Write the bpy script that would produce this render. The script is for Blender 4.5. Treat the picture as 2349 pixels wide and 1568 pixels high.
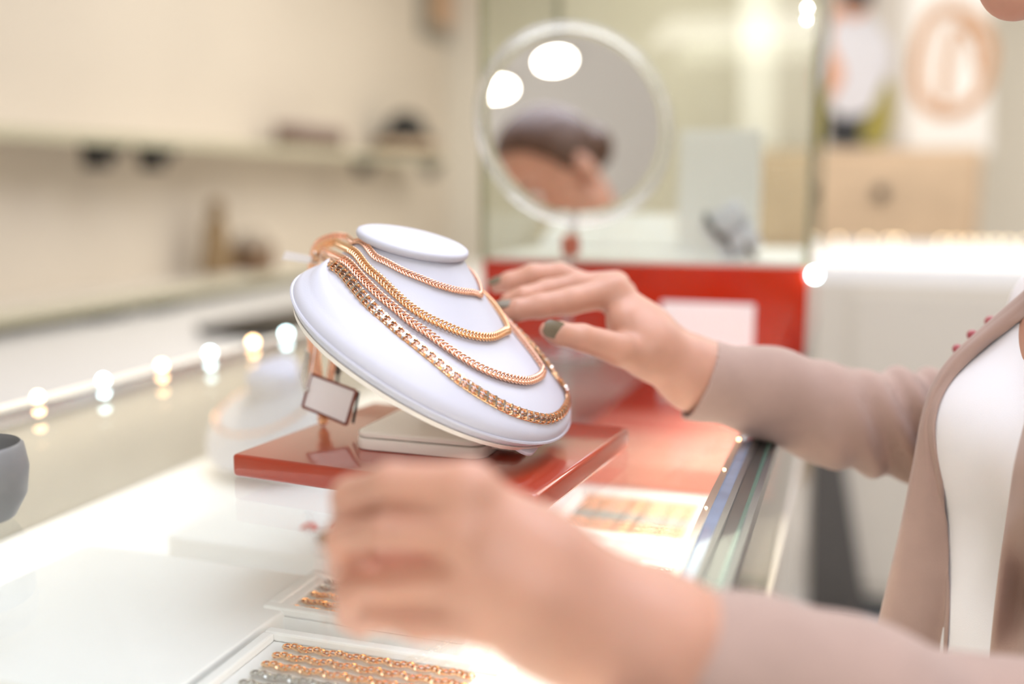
import bpy, bmesh, math, random
import numpy as np
from mathutils import Vector, Matrix
from mathutils.bvhtree import BVHTree
random.seed(7); rng = np.random.RandomState(7)
for o in list(bpy.data.objects): bpy.data.objects.remove(o)
S = bpy.context.scene; COL = S.collection
V3 = Vector
# ------------------------------------------------------------------ camera
F = 2349 * 35.0 / 36.0                      # focal length in photo pixels
PITCH = math.atan(354 / F)
CAM = V3((0, 0, .20))                       # 20 cm above the glass counter top (z = 0)
cd = bpy.data.cameras.new('camera'); co = bpy.data.objects.new('camera', cd); COL.objects.link(co)
co.location = CAM; co.rotation_euler = (math.pi / 2 - PITCH, 0, 0)
cd.lens = 35; cd.sensor_width = 36; cd.clip_start = .01; cd.clip_end = 50
cd.dof.use_dof = True; cd.dof.focus_distance = .648; cd.dof.aperture_fstop = 1.65
S.camera = co
# ------------------------------------------------------------------ world, lights, exposure
S.view_settings.view_transform = 'Standard'; S.view_settings.look = 'None'
S.view_settings.gamma = 1; S.view_settings.use_curve_mapping = False
S.view_settings.exposure = 0.0
w = bpy.data.worlds.new('world'); S.world = w; w.use_nodes = True
w.node_tree.nodes['Background'].inputs[0].default_value = (1, .98, .96, 1)
w.node_tree.nodes['Background'].inputs[1].default_value = .45
ST, CT = math.sin(math.radians(19.03)), math.cos(math.radians(19.03))
RZ = -math.radians(19.03)
def PD(p, d, z=0): return V3((p * CT + d * ST, -p * ST + d * CT, z))      # counter frame: p across, d along
def toPD(v): return (v.x * CT - v.y * ST, v.x * ST + v.y * CT, v.z)
def area(name, loc, target, sx, sy, power, col=(1, 1, 1), spread=180):
    l = bpy.data.lights.new(name, 'AREA'); l.shape = 'RECTANGLE'; l.size = sx; l.size_y = sy
    l.energy = power; l.color = col; l.spread = math.radians(spread)
    o = bpy.data.objects.new(name, l); COL.objects.link(o); o.location = loc
    o.rotation_euler = (V3(target) - V3(loc)).to_track_quat('-Z', 'Y').to_euler(); return o
area('ceiling_light_cool', PD(.3, 1.0, 1.57), PD(.3, 1.0, -1), 1.6, 1.6, 41, (.80, .84, 1.0))
area('ceiling_light_rear', PD(.6, -2.1, 1.57), PD(.3, -2.0, -1), 2.0, 1.2, 48, (.86, .88, 1.0))
area('ceiling_light_warm', PD(-1.2, 2.9, 1.57), PD(-1.4, 2.9, -1), 1.2, 4.6, 56, (1, .98, .95))
area('ceiling_light_corner', PD(-1.0, 4.4, 1.57), PD(-1.3, 4.5, -1), 1.6, 1.6, 26, (1, .96, .90))  # extra fill lamp, added to even out the far left wall
area('cove_light_rear', PD(.6, -2.2, .9), PD(.6, -1.8, 2), 3.0, .6, 26, (1, .97, .93))  # unseen fill aimed at the ceiling, added to brighten the mirror's view
area('ceiling_light_far', PD(1.6, 3.9, 1.57), PD(1.6, 4.2, -1), 2.5, 1.4, 40, (1, .95, .88))

# ------------------------------------------------------------------ helpers
def ray(px, py):
    X = (px - 1174.5) / F; Y = -(py - 784) / F
    c, s = math.cos(PITCH), math.sin(PITCH)
    return V3((X, c + Y * s, -s + Y * c))
def PT(px, py, t): return CAM + ray(px, py) * t
def GZ(px, py, z=0):
    r = ray(px, py); return CAM + r * ((z - CAM.z) / r.z)
def GP(px, py, P):
    r = ray(px, py); return CAM + r * (P / (r.x * CT - r.y * ST))
def GD(px, py, D):
    r = ray(px, py); return CAM + r * (D / (r.x * ST + r.y * CT))
def lin(c):
    return tuple(((x / 255) / 12.92 if x / 255 <= .04045 else ((x / 255 + .055) / 1.055) ** 2.4) for x in c[:3]) + (1,)
MATS = {}
def mat(name, col, rough=.5, metal=0, coat=0, bump=0, bscale=400, var=.03, vscale=20, sss=0, spec=.5, ior=1.5, sheen=0):
    m = bpy.data.materials.new(name); m.use_nodes = True; nt = m.node_tree; b = nt.nodes['Principled BSDF']
    b.inputs['Roughness'].default_value = rough; b.inputs['Metallic'].default_value = metal
    b.inputs['Coat Weight'].default_value = coat; b.inputs['Coat Roughness'].default_value = .02
    b.inputs['Specular IOR Level'].default_value = spec; b.inputs['IOR'].default_value = ior
    b.inputs['Sheen Weight'].default_value = sheen
    if sss:
        b.inputs['Subsurface Weight'].default_value = sss; b.inputs['Subsurface Radius'].default_value = (1, .35, .2)
        b.inputs['Subsurface Scale'].default_value = .006
    tc = nt.nodes.new('ShaderNodeTexCoord'); nz = nt.nodes.new('ShaderNodeTexNoise'); nz.inputs['Scale'].default_value = vscale
    nt.links.new(tc.outputs['Object'], nz.inputs['Vector'])
    cr = nt.nodes.new('ShaderNodeValToRGB'); L = lin(col)
    cr.color_ramp.elements[0].position = .3; cr.color_ramp.elements[1].position = .7
    cr.color_ramp.elements[0].color = tuple(x * (1 - var) for x in L[:3]) + (1,)
    cr.color_ramp.elements[1].color = tuple(min(1, x * (1 + var)) for x in L[:3]) + (1,)
    nt.links.new(nz.outputs['Fac'], cr.inputs[0]); nt.links.new(cr.outputs[0], b.inputs['Base Color'])
    if bump:
        n2 = nt.nodes.new('ShaderNodeTexNoise'); n2.inputs['Scale'].default_value = bscale
        nt.links.new(tc.outputs['Object'], n2.inputs['Vector'])
        bp = nt.nodes.new('ShaderNodeBump'); bp.inputs['Strength'].default_value = bump; bp.inputs['Distance'].default_value = .001
        nt.links.new(n2.outputs['Fac'], bp.inputs['Height']); nt.links.new(bp.outputs[0], b.inputs['Normal'])
    MATS[name] = m; return m
def emis(name, col, s):
    m = bpy.data.materials.new(name); m.use_nodes = True; nt = m.node_tree; nt.nodes.clear()
    e = nt.nodes.new('ShaderNodeEmission'); e.inputs[0].default_value = lin(col); e.inputs[1].default_value = s
    o = nt.nodes.new('ShaderNodeOutputMaterial'); nt.links.new(e.outputs[0], o.inputs[0]); return m
def glass(name, tint, r0=.04):
    m = bpy.data.materials.new(name); m.use_nodes = True; nt = m.node_tree; nt.nodes.clear(); N = nt.nodes.new
    g = N('ShaderNodeNewGeometry'); dp = N('ShaderNodeVectorMath'); dp.operation = 'DOT_PRODUCT'
    nt.links.new(g.outputs['Normal'], dp.inputs[0]); nt.links.new(g.outputs['Incoming'], dp.inputs[1])
    def M(op, a, b=None):
        n = N('ShaderNodeMath'); n.operation = op
        for i, v in enumerate((a, b)):
            if v is None: continue
            if isinstance(v, (int, float)): n.inputs[i].default_value = v
            else: nt.links.new(v, n.inputs[i])
        return n.outputs[0]
    ab = M('ABSOLUTE', dp.outputs['Value']); om = M('SUBTRACT', 1, ab); pw = M('POWER', om, 5)
    fr = M('ADD', M('MULTIPLY', pw, 1 - r0), r0)
    t = N('ShaderNodeBsdfTransparent'); t.inputs[0].default_value = lin(tint)
    gl = N('ShaderNodeBsdfGlossy'); gl.inputs['Roughness'].default_value = .01
    mx = N('ShaderNodeMixShader'); nt.links.new(fr, mx.inputs[0]); nt.links.new(t.outputs[0], mx.inputs[1]); nt.links.new(gl.outputs[0], mx.inputs[2])
    o = N('ShaderNodeOutputMaterial'); nt.links.new(mx.outputs[0], o.inputs[0]); return m

def tag(o, label=None, cat=None, group=None, kind=None):
    if label: o['label'] = label
    if cat: o['category'] = cat
    if group: o['group'] = group
    if kind: o['kind'] = kind
    return o
MW = {}
def thing(name, label, cat, loc=(0, 0, 0), rz=0, group=None):
    o = bpy.data.objects.new(name, None); COL.objects.link(o); o.empty_display_size = .02
    o.location = loc; o.rotation_euler = (0, 0, rz); tag(o, label, cat, group)
    MW[o.name] = Matrix.Translation(V3(loc)) @ Matrix.Rotation(rz, 4, 'Z'); return o
def obj(name, vf, m, parent=None, world=False, loc=None, rz=0, smooth=True, bevel=0, seg=2, sub=0, origin=True, autos=40):
    """vf = (verts, faces). world=True: verts given in world space."""
    v, f = vf; v = np.array([tuple(x) for x in v], dtype=float) if not isinstance(v, np.ndarray) else v.astype(float)
    mw = MW.get(parent.name, Matrix()) if parent is not None else Matrix()
    if world:
        if parent is not None:
            A = np.array(mw.inverted()); v = v @ A[:3, :3].T + A[:3, 3]
    c = V3((0, 0, 0))
    if origin and loc is None:
        c = V3(((v[:, 0].min() + v[:, 0].max()) / 2, (v[:, 1].min() + v[:, 1].max()) / 2, v[:, 2].min()))
        v = v - np.array(c)
    me = bpy.data.meshes.new(name); me.from_pydata(v.tolist(), [], f.tolist() if isinstance(f, np.ndarray) else f)
    mats = m if isinstance(m, (list, tuple)) else [m]
    for x in mats: me.materials.append(x)
    if smooth: me.polygons.foreach_set('use_smooth', [True] * len(me.polygons))
    me.update()
    o = bpy.data.objects.new(name, me); COL.objects.link(o)
    o.location = c if loc is None else loc; o.rotation_euler = (0, 0, rz)
    if parent is not None: o.parent = parent
    MW[o.name] = mw @ Matrix.Translation(o.location) @ Matrix.Rotation(rz, 4, 'Z')
    if smooth and autos:
        try: me.set_sharp_from_angle(angle=math.radians(autos))
        except Exception: pass
    if bevel:
        b = o.modifiers.new('bevel', 'BEVEL'); b.width = bevel; b.segments = seg; b.limit_method = 'ANGLE'
    if sub:
        b = o.modifiers.new('sub', 'SUBSURF'); b.levels = sub; b.render_levels = sub
    return o
def join(*parts):
    vs, fs, n = [], [], 0
    for v, f in parts:
        v = [tuple(x) for x in v]; vs += v; fs += [tuple(i + n for i in q) for q in f]; n += len(v)
    return vs, fs
def box(x0, x1, y0, y1, z0, z1):
    v = [(x, y, z) for z in (z0, z1) for y in (y0, y1) for x in (x0, x1)]
    return v, [(0, 2, 3, 1), (4, 5, 7, 6), (0, 1, 5, 4), (2, 6, 7, 3), (0, 4, 6, 2), (1, 3, 7, 5)]
def rbox(x0, x1, y0, y1, z0, z1, r, seg=6, er=0, eseg=3):
    """box with rounded vertical corners (r) and rounded top/bottom edges (er)"""
    rows = []
    prof = []
    if er:
        for i in range(eseg + 1):
            a = math.pi / 2 * i / eseg; prof.append((er * (1 - math.sin(a)), z0 + er * (1 - math.cos(a))))
        for i in range(eseg + 1):
            a = math.pi / 2 * i / eseg; prof.append((er * (1 - math.cos(a)), z1 - er * (1 - math.sin(a))))
    else: prof = [(0, z0), (0, z1)]
    vs = []
    for ins, z in prof:
        rr = max(r - ins, 1e-5)
        for cx, cy, a0 in ((x1 - r, y1 - r, 0), (x0 + r, y1 - r, 90), (x0 + r, y0 + r, 180), (x1 - r, y0 + r, 270)):
            for k in range(seg + 1):
                a = math.radians(a0 + 90 * k / seg); vs.append((cx + rr * math.cos(a), cy + rr * math.sin(a), z))
    n = 4 * (seg + 1); fs = []
    for j in range(len(prof) - 1):
        for i in range(n): fs.append((j * n + i, j * n + (i + 1) % n, (j + 1) * n + (i + 1) % n, (j + 1) * n + i))
    fs.append(tuple(range(n))[::-1]); fs.append(tuple((len(prof) - 1) * n + i for i in range(n)))
    return vs, fs
def frames(P, closed=False, up=None):
    P = np.asarray(P, float); n = len(P)
    T = np.zeros_like(P); T[1:-1] = P[2:] - P[:-2]; T[0] = P[1] - P[0]; T[-1] = P[-1] - P[-2]
    if closed: T[0] = P[1] - P[-1]; T[-1] = P[0] - P[-2]
    T /= np.linalg.norm(T, axis=1)[:, None] + 1e-12
    Nn = np.zeros_like(P); u = np.array(up if up is not None else (0, 0, 1.0))
    for i in range(n):
        q = u if (up is not None or i == 0) else Nn[i - 1]
        q = q - T[i] * (q @ T[i])
        if np.linalg.norm(q) < 1e-5: q = np.array((1.0, .3, 0)); q = q - T[i] * (q @ T[i])
        Nn[i] = q / np.linalg.norm(q)
    return T, Nn, np.cross(T, Nn)
def tube(P, r, seg=8, closed=False, cap=True, flat=1.0, up=None):
    P = np.asarray([tuple(p) for p in P], float); n = len(P); T, N, B = frames(P, closed, up)
    rr = np.full(n, r, float) if np.isscalar(r) else np.asarray(r, float)
    a = np.linspace(0, 2 * np.pi, seg, endpoint=False); vs = []
    for i in range(n): vs += [tuple(P[i] + rr[i] * (math.cos(x) * N[i] * flat + math.sin(x) * B[i])) for x in a]
    fs = []
    for i in range(n if closed else n - 1):
        for k in range(seg):
            j = (i + 1) % n; fs.append((i * seg + k, i * seg + (k + 1) % seg, j * seg + (k + 1) % seg, j * seg + k))
    if cap and not closed: fs.append(tuple(range(seg))[::-1]); fs.append(tuple((n - 1) * seg + k for k in range(seg)))
    return vs, fs
def lathe(prof, seg=32, c=(0, 0, 0), sx=1, sy=1):
    vs = []; n = len(prof)
    for r, z in prof:
        for k in range(seg):
            a = 2 * math.pi * k / seg; vs.append((c[0] + r * sx * math.cos(a), c[1] + r * sy * math.sin(a), c[2] + z))
    fs = [(j * seg + k, j * seg + (k + 1) % seg, (j + 1) * seg + (k + 1) % seg, (j + 1) * seg + k) for j in range(n - 1) for k in range(seg)]
    fs.append(tuple(range(seg))[::-1]); fs.append(tuple((n - 1) * seg + k for k in range(seg)))
    return vs, fs
def xf(vf, M):
    return [tuple(M @ V3(v)) for v in vf[0]], vf[1]
def sphere(c, r, seg=16, rings=10, s=(1, 1, 1)):
    pr = [(max(r * math.sin(math.pi * i / rings), 1e-6), -r * math.cos(math.pi * i / rings)) for i in range(rings + 1)]
    v, f = lathe(pr, seg); return [(c[0] + x * s[0], c[1] + y * s[1], c[2] + z * s[2]) for x, y, z in v], f
def cr_spline(P, n):
    P = np.asarray([tuple(p) for p in P], float); m = len(P)
    Q = np.vstack([2 * P[0] - P[1], P, 2 * P[-1] - P[-2]]); out = []
    for i in range(m - 1):
        p0, p1, p2, p3 = Q[i:i + 4]
        for t in np.linspace(0, 1, n, endpoint=False):
            out.append(.5 * (2 * p1 + (p2 - p0) * t + (2 * p0 - 5 * p1 + 4 * p2 - p3) * t ** 2 + (3 * p1 - p0 - 3 * p2 + p3) * t ** 3))
    out.append(P[-1]); return np.array(out)
def resample(P, step):
    P = np.asarray(P, float); d = np.r_[0, np.cumsum(np.linalg.norm(np.diff(P[:, :3], axis=0), axis=1))]
    n = max(2, int(round(d[-1] / step)) + 1); s = np.linspace(0, d[-1], n)
    return np.stack([np.interp(s, d, P[:, k]) for k in range(P.shape[1])], 1)
# ---- implicit surfaces: smooth unions meshed with surface nets
def nets(Vv, org, h):
    s = Vv < 0; nx, ny, nz = Vv.shape
    cnt = np.zeros((nx - 1, ny - 1, nz - 1), np.int8)
    for a in (0, 1):
        for b in (0, 1):
            for c in (0, 1): cnt += s[a:nx - 1 + a, b:ny - 1 + b, c:nz - 1 + c]
    mk = (cnt > 0) & (cnt < 8); I, J, K = np.nonzero(mk)
    idx = -np.ones(mk.shape, np.int64); idx[I, J, K] = np.arange(len(I))
    acc = np.zeros((len(I), 3)); n = np.zeros(len(I)); base = np.stack([I, J, K], 1)
    cs = [(a, b, c) for a in (0, 1) for b in (0, 1) for c in (0, 1)]
    for p in cs:
        for ax in range(3):
            if p[ax]: continue
            q = list(p); q[ax] = 1
            va = Vv[I + p[0], J + p[1], K + p[2]]; vb = Vv[I + q[0], J + q[1], K + q[2]]
            cr = (va < 0) != (vb < 0); t = np.where(cr, va / np.where(cr, va - vb, 1), 0)
            pt = base + np.array(p, float); pt = pt.astype(float); pt[:, ax] += t
            acc[cr] += pt[cr]; n[cr] += 1
    v = acc / n[:, None] * h + np.array(org); fs = []
    for ax in range(3):
        sl0 = [slice(None)] * 3; sl1 = [slice(None)] * 3; sl0[ax] = slice(0, -1); sl1[ax] = slice(1, None)
        A = s[tuple(sl0)]; B = s[tuple(sl1)]; cr = A != B; o1, o2 = [(1, 2), (2, 0), (0, 1)][ax]
        c = np.stack(np.nonzero(cr), 1); lim = np.array(mk.shape)
        ok = (c[:, o1] > 0) & (c[:, o2] > 0) & (c[:, o1] < lim[o1]) & (c[:, o2] < lim[o2]) & (c[:, ax] < lim[ax])
        c = c[ok]; e1 = np.zeros(3, int); e1[o1] = 1; e2 = np.zeros(3, int); e2[o2] = 1
        g = lambda q: idx[q[:, 0], q[:, 1], q[:, 2]]
        q = np.stack([g(c - e1 - e2), g(c - e2), g(c), g(c - e1)], 1)
        fl = A[c[:, 0], c[:, 1], c[:, 2]]; q[~fl] = q[~fl][:, ::-1]; fs.append(q)
    f = np.vstack(fs); f = f[(f >= 0).all(1)]
    return v, f
class Field:
    def __init__(s, lo, hi, h):
        s.lo = np.array(lo, float); s.h = h; n = np.ceil((np.array(hi) - s.lo) / h).astype(int) + 1
        ax = [s.lo[i] + h * np.arange(n[i]) for i in range(3)]
        s.X, s.Y, s.Z = [a.astype(np.float32) for a in np.meshgrid(*ax, indexing='ij')]; s.d = None
    def cone(s, a, b, ra, rb):
        a = np.array(a); b = np.array(b); ab = b - a; L = ab @ ab + 1e-12
        x, y, z = s.X - a[0], s.Y - a[1], s.Z - a[2]
        t = np.clip((x * ab[0] + y * ab[1] + z * ab[2]) / L, 0, 1)
        return np.sqrt((x - t * ab[0]) ** 2 + (y - t * ab[1]) ** 2 + (z - t * ab[2]) ** 2) - (ra + (rb - ra) * t)
    def ell(s, c, r, R=None):
        x, y, z = s.X - c[0], s.Y - c[1], s.Z - c[2]
        if R is not None:
            R = np.array(R); x, y, z = [x * R[i][0] + y * R[i][1] + z * R[i][2] for i in range(3)]
        k0 = np.sqrt((x / r[0]) ** 2 + (y / r[1]) ** 2 + (z / r[2]) ** 2) + 1e-9
        k1 = np.sqrt((x / r[0] ** 2) ** 2 + (y / r[1] ** 2) ** 2 + (z / r[2] ** 2) ** 2) + 1e-9
        return k0 * (k0 - 1) / k1
    def add(s, d, k=.006):
        if s.d is None: s.d = d
        else:
            h = np.maximum(k - np.abs(s.d - d), 0) / k; s.d = np.minimum(s.d, d) - h * h * k * .25
        return s
    def mesh(s): return nets(s.d, s.lo, s.h)

# ------------------------------------------------------------------ materials
M_wall = mat('beige_wall_paint', (222, 211, 194), .7, bump=.05, bscale=60, var=.02, vscale=2)
M_white = mat('white_paint', (238, 236, 232), .5, var=.01)
M_ceil = mat('ceiling_paint', (240, 237, 230), .8, var=.01)
M_floor = mat('pale_grey_tile', (205, 204, 204), .25, var=.02, vscale=3)
M_darkfloor = mat('dark_grey_mat', (88, 84, 80), .6, bump=.3, bscale=300)
M_leather = mat('white_leatherette', (208, 209, 218), .42, bump=.08, bscale=900, var=.01, spec=.4)
M_cream = mat('cream_leatherette', (250, 243, 232), .5, bump=.1, bscale=900, var=.01, spec=.35)
M_board = mat('red_brown_lacquer', (172, 52, 14), .28, coat=1.0, var=.05, vscale=14, spec=.5)
M_gold = mat('rose_gold', (252, 206, 178), .15, metal=1, var=.04, vscale=300)
M_gold2 = mat('yellow_rose_gold', (251, 206, 160), .13, metal=1, var=.04, vscale=300)
M_silver = mat('white_gold', (206, 203, 198), .18, metal=1, var=.03, vscale=300)
M_chrome = mat('polished_steel', (232, 232, 230), .2, metal=1, var=.02)
M_red = mat('red_acrylic', (182, 36, 0), .12, coat=.4, var=.06, vscale=5)
M_skin = mat('skin', (206, 156, 132), .42, var=.07, vscale=35, sss=.25, bump=.15, bscale=700, spec=.4)
M_nail = mat('olive_nail_polish', (120, 108, 86), .22, spec=.35, var=.02)
M_cloth = mat('beige_jersey', (180, 152, 138), .85, bump=.35, bscale=1500, var=.03, vscale=60, sheen=.3)
M_lining = mat('brown_lining', (110, 72, 50), .8, bump=.2)
M_top = mat('white_jersey', (250, 249, 250), .8, bump=.15, bscale=1500, var=.01, sheen=.2)
M_hair = mat('brown_hair', (84, 54, 36), .4, bump=.6, bscale=180, var=.25, vscale=90)
M_lips = mat('coral_lips', (200, 96, 84), .35)
M_glass = glass('clear_glass', (250, 252, 251))
M_caseglass = glass('case_glass', (250, 251, 247))
M_gedge = mat('green_glass_edge', (60, 112, 98), .25, coat=1, var=.1, vscale=6)
M_bedge = mat('blue_grey_glass_edge', (128, 150, 176), .12, coat=1, var=.25, vscale=25)
M_dedge = mat('dark_glass_gap', (58, 62, 60), .3, coat=1, var=.1)
M_tag = mat('paper', (246, 242, 240), .6, var=.01)
M_brown = mat('brown_print', (128, 62, 44), .5)
M_black = mat('black_plastic', (18, 18, 18), .35)
M_grey = mat('grey_metal', (110, 110, 104), .4, metal=.5)
M_shelf = mat('shelf_edge_glass', (196, 190, 162), .25, coat=.5)
M_wood = mat('light_wood', (198, 172, 142), .5, var=.08, vscale=8)
M_cab = mat('cream_laminate', (228, 221, 208), .4, var=.01)
M_deck = mat('white_display_fabric', (252, 251, 249), .7, var=.01, bump=.05)
M_mirror = mat('mirror_silver', (246, 244, 240), .0, metal=1, var=0)
M_mirror.node_tree.nodes['Principled BSDF'].inputs['Roughness'].default_value = .0
M_tan = mat('tan_poster', (206, 168, 132), .6)
M_acr = mat('clear_rim', (235, 235, 232), .05, coat=1); M_acr.node_tree.nodes['Principled BSDF'].inputs['Transmission Weight'].default_value = .85
E_w = emis('led_warm', (255, 205, 150), 20); E_c = emis('led_cool', (215, 250, 255), 20)
E_lamp = emis('downlight_glow', (255, 246, 232), 40)
E_strip = emis('led_strip', (255, 244, 226), 6)

# ------------------------------------------------------------------ room
def pdbox(name, p0, p1, d0, d1, z0, z1, m, parent=None, **k):
    v, f = box(p0, p1, d0, d1, z0, z1)
    if parent is None:
        c = ((p0 + p1) / 2, (d0 + d1) / 2, z0); v = [(x - c[0], y - c[1], z - c[2]) for x, y, z in v]
        return obj(name, (v, f), m, None, loc=PD(*c), rz=RZ, smooth=False, **k)
    return obj(name, (v, f), m, parent, smooth=False, **k)
def struct(name, *a, **k): return tag(pdbox(name, *a, **k), kind='structure')
WL = -2.3
struct('floor', WL - .1, 4.2, -3.2, 5.6, -1.1, -1.0, M_floor)
struct('ceiling', WL - .1, 4.2, -3.2, 5.6, 1.6, 1.7, M_ceil)
struct('wall_left', WL - .1, WL, -3.2, 5.6, -1.0, 1.6, M_wall)
struct('wall_right', 4.1, 4.2, -3.2, 5.5, -1.0, 1.6, M_wall)
struct('wall_back', WL, 4.1, 5.5, 5.6, -1.0, 1.6, mat('pale_wall_paint', (232, 226, 212), .7))
struct('wall_front', WL, 4.1, -3.2, -3.1, -1.0, 1.6, M_white)
tag(pdbox('floor_mat', -.078, .055, -.6, 2.78, -1.0, -.992, M_darkfloor), 'dark grey runner mat on the floor along the near counter', 'mat')

# ------------------------------------------------------------------ near display counter
CL, CR = -.722, -.052         # long edges of the glass
CE = 1.62                     # far end
ct = thing('display_counter', 'glass topped jewellery counter with lit white interior under the brown board', 'counter', PD(0, 0, -1.0), RZ)
def cpart(name, p0, p1, d0, d1, z0, z1, m, **k): return obj(name, box(p0, p1, d0, d1, z0 + 1, z1 + 1), m, ct, smooth=False, **k)
cpart('glass_top', CL + .012, CR - .031, -.5, CE - .01, -.008, 0, M_glass)
cpart('plinth', CL + .03, CR - .04, -.48, CE - .03, -1.0, -.93, M_dedge)
cpart('cabinet_body', CL, CR - .02, -.5, CE, -.93, -.129, M_cab, bevel=.004)
cpart('display_deck', CL + .01, CR - .03, -.49, CE - .01, -.129, -.114, M_deck)
cpart('back_panel', CL, CL + .008, -.5, CE, -.129, -.012, mat('grey_beige_panel', (172, 166, 152), .3))
cpart('end_panel', CL + .008, CR - .035, CE - .01, CE, -.129, -.008, M_white)
# right edge: a stack of long glass and metal strips
e0 = CR - .031
M_strip = mat('grey_steel', (150, 150, 148), .3, metal=.8)
for nm, a, b, z0, z1, m in (('chrome_trim', 0, .005, -.012, .0015, M_chrome), ('blue_glass_strip', .005, .0125, -.012, 0, M_bedge),
                         ('steel_strip', .0125, .0165, -.012, .001, M_strip), ('dark_strip', .0165, .0245, -.012, -.0005, M_dedge),
                         ('green_glass_edge', .0245, .027, -.012, .0005, M_gedge), ('clear_edge', .027, .031, -.012, -.001, M_strip)):
    cpart(nm, e0 + a, e0 + b, -.5, CE, z0, z1, m)
for q_ in ((1694, 1003), (1664, 1072), (1632, 1160), (1590, 1266)):  # glints on the chrome trim, put in as tiny glowing beads
    g = toPD(GZ(q_[0], q_[1], .003)); obj('led', sphere(PD(e0 + .002, g[1], .0015), .0009, 10, 6), E_w, ct, world=True)
cpart('front_glass', CR - .008, CR - .002, -.5, CE, -.129, -.012, M_caseglass)
for a, mm in ((-.129, M_cab),):
    cpart('lower_rail', CR - .02, CR, -.5, CE, a - .02, a, M_cab)
cpart('light_diffuser', CL - .002, CL + .004, -.5, CE, .004, .0055, emis('diffuser_glow', (255, 246, 232), 1.5)); cpart('left_profile', CL - .006, CL + .012, -.5, CE, -.012, .004, M_chrome, bevel=.002)
# LED strips under both long edges light the interior
for p, pw_ in ((CL + .03, 1.2), (CR - .08, 2.6)):
    l = bpy.data.lights.new('counter_led', 'AREA'); l.shape = 'RECTANGLE'; l.size = .012; l.size_y = 2.0; l.energy = pw_; l.color = (1, .89, .76)
    o = bpy.data.objects.new('counter_led', l); COL.objects.link(o); o.location = PD(p, .5, -.014); o.rotation_euler = (0, 0, RZ)
for k, (x, y) in enumerate([(-60, 948), (80, 910), (232, 872), (368, 838), (482, 810), (585, 785), (668, 766)]):  # beads glow where the interior LEDs are reflected along the profile
    g = toPD(GZ(x, y, .006)); c = PD(CL + .004, g[1], .0065)
    o = obj('led', sphere(c, .0052, 12, 8), E_w if k % 2 else E_c, ct, world=True)
    if k % 2 == 0 and False: pass

# ------------------------------------------------------------------ lacquer board
BR = -math.radians(24); BC = V3((-.0525, .712, 0))
bd = obj('display_board', rbox(-.1155, .1155, -.0935, .0935, .0006, .0166, .004, 5, .0028, 4), M_board, None, loc=BC, rz=BR)
tag(bd, 'glossy red brown lacquered board lying on the glass counter under the bust', 'board')
BZ = .0166
# ------------------------------------------------------------------ necklace bust
C = PT(1009, 798, .709)
U = V3((.8253, -.2274, -.5168)).normalized(); Nn = V3((.4983, -.1373, .8561)); Nn = (Nn - U * Nn.dot(U)).normalized(); W = Nn.cross(U)
if W.y < 0: W = -W
def L2W(u, v, n): return C + U * u + W * v + Nn * n
BA, BW = .1062, .1150
NKU, NKN = -.0560, .0562
TAU = .25; YAW = -.245
_h = V3((U.x, U.y, 0)).normalized(); _h2 = _h * math.cos(YAW) + W * math.sin(YAW); WK = (-_h * math.sin(YAW) + W * math.cos(YAW)).normalized()
Tk = (_h2 * math.cos(TAU) - V3((0, 0, math.sin(TAU)))).normalized()
def ring_plate(t, f=1.0, n=0.0):
    c, s = math.cos(t), math.sin(t)
    e = .91
    return L2W(BA * f * math.copysign(abs(c) ** e, c), BW * f * math.copysign(abs(s) ** e, s) * (1 - .055 * c), n)
NKC = C + U * NKU + Nn * NKN
def ring_neck(t, f=1.0, dz=0.0):
    return NKC + Tk * (.0385 * f * math.cos(t)) + WK * (.0365 * f * math.sin(t)) + NKA * dz
NKA = Tk.cross(WK); NKA = NKA if NKA.z > 0 else -NKA
NS = 96; bust_rings = []
def lerpv(a, b, s): return a * (1 - s) + b * s
def addr(fn): bust_rings.append([fn(2 * math.pi * k / NS) for k in range(NS)])
addr(lambda t: ring_plate(t, .93, -.0075)); addr(lambda t: ring_plate(t, .965, -.007)); addr(lambda t: ring_plate(t, .99, -.0045))
addr(lambda t: ring_plate(t, 1.0, -.001)); addr(lambda t: ring_plate(t, .995, .003)); addr(lambda t: ring_plate(t, .975, .0062)); addr(lambda t: ring_plate(t, .945, .0085))
for i in range(1, 25):
    s = i / 24
    f1 = s ** .92; 
    def fn(t, s=s):
        a = ring_plate(t, .945, .0085); b = ring_neck(t, .97, -.006)
        p = lerpv(a, b, s)
        q = -.007 * math.sin(math.pi * s ** 1.25) * (.55 + .45 * abs(math.sin(t)))
        # concave between shoulder and neck, fuller on the shoulders
        bulge = .003 * math.sin(math.pi * min(1, s * 2.2)) * (1 if s < 1 / 2.2 else 0)
        return p + Nn * (q + bulge)
    addr(fn)
bm_v = [p for r in bust_rings for p in r]; nr = len(bust_rings)
bm_f = [(j * NS + k, j * NS + (k + 1) % NS, (j + 1) * NS + (k + 1) % NS, (j + 1) * NS + k) for j in range(nr - 1) for k in range(NS)]
bm_f.append(tuple(range(NS))[::-1]); bm_f.append(tuple((nr - 1) * NS + k for k in range(NS)))
bust = thing('necklace_bust', 'white leatherette necklace bust leaning on its cream base, draped with gold chains', 'bust', (C.x, C.y, BZ))
bm = bmesh.new(); vs_ = [bm.verts.new(p) for p in bm_v]
for f in bm_f: bm.faces.new([vs_[i] for i in f])
bmesh.ops.recalc_face_normals(bm, faces=bm.faces); BVH = BVHTree.FromBMesh(bm)
bm_f = [tuple(v.index for v in f.verts) for f in (bm.verts.index_update() or bm.faces)]; bm.free()
obj('bust_form', (bm_v, bm_f), M_leather, bust, world=True, autos=60)
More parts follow.
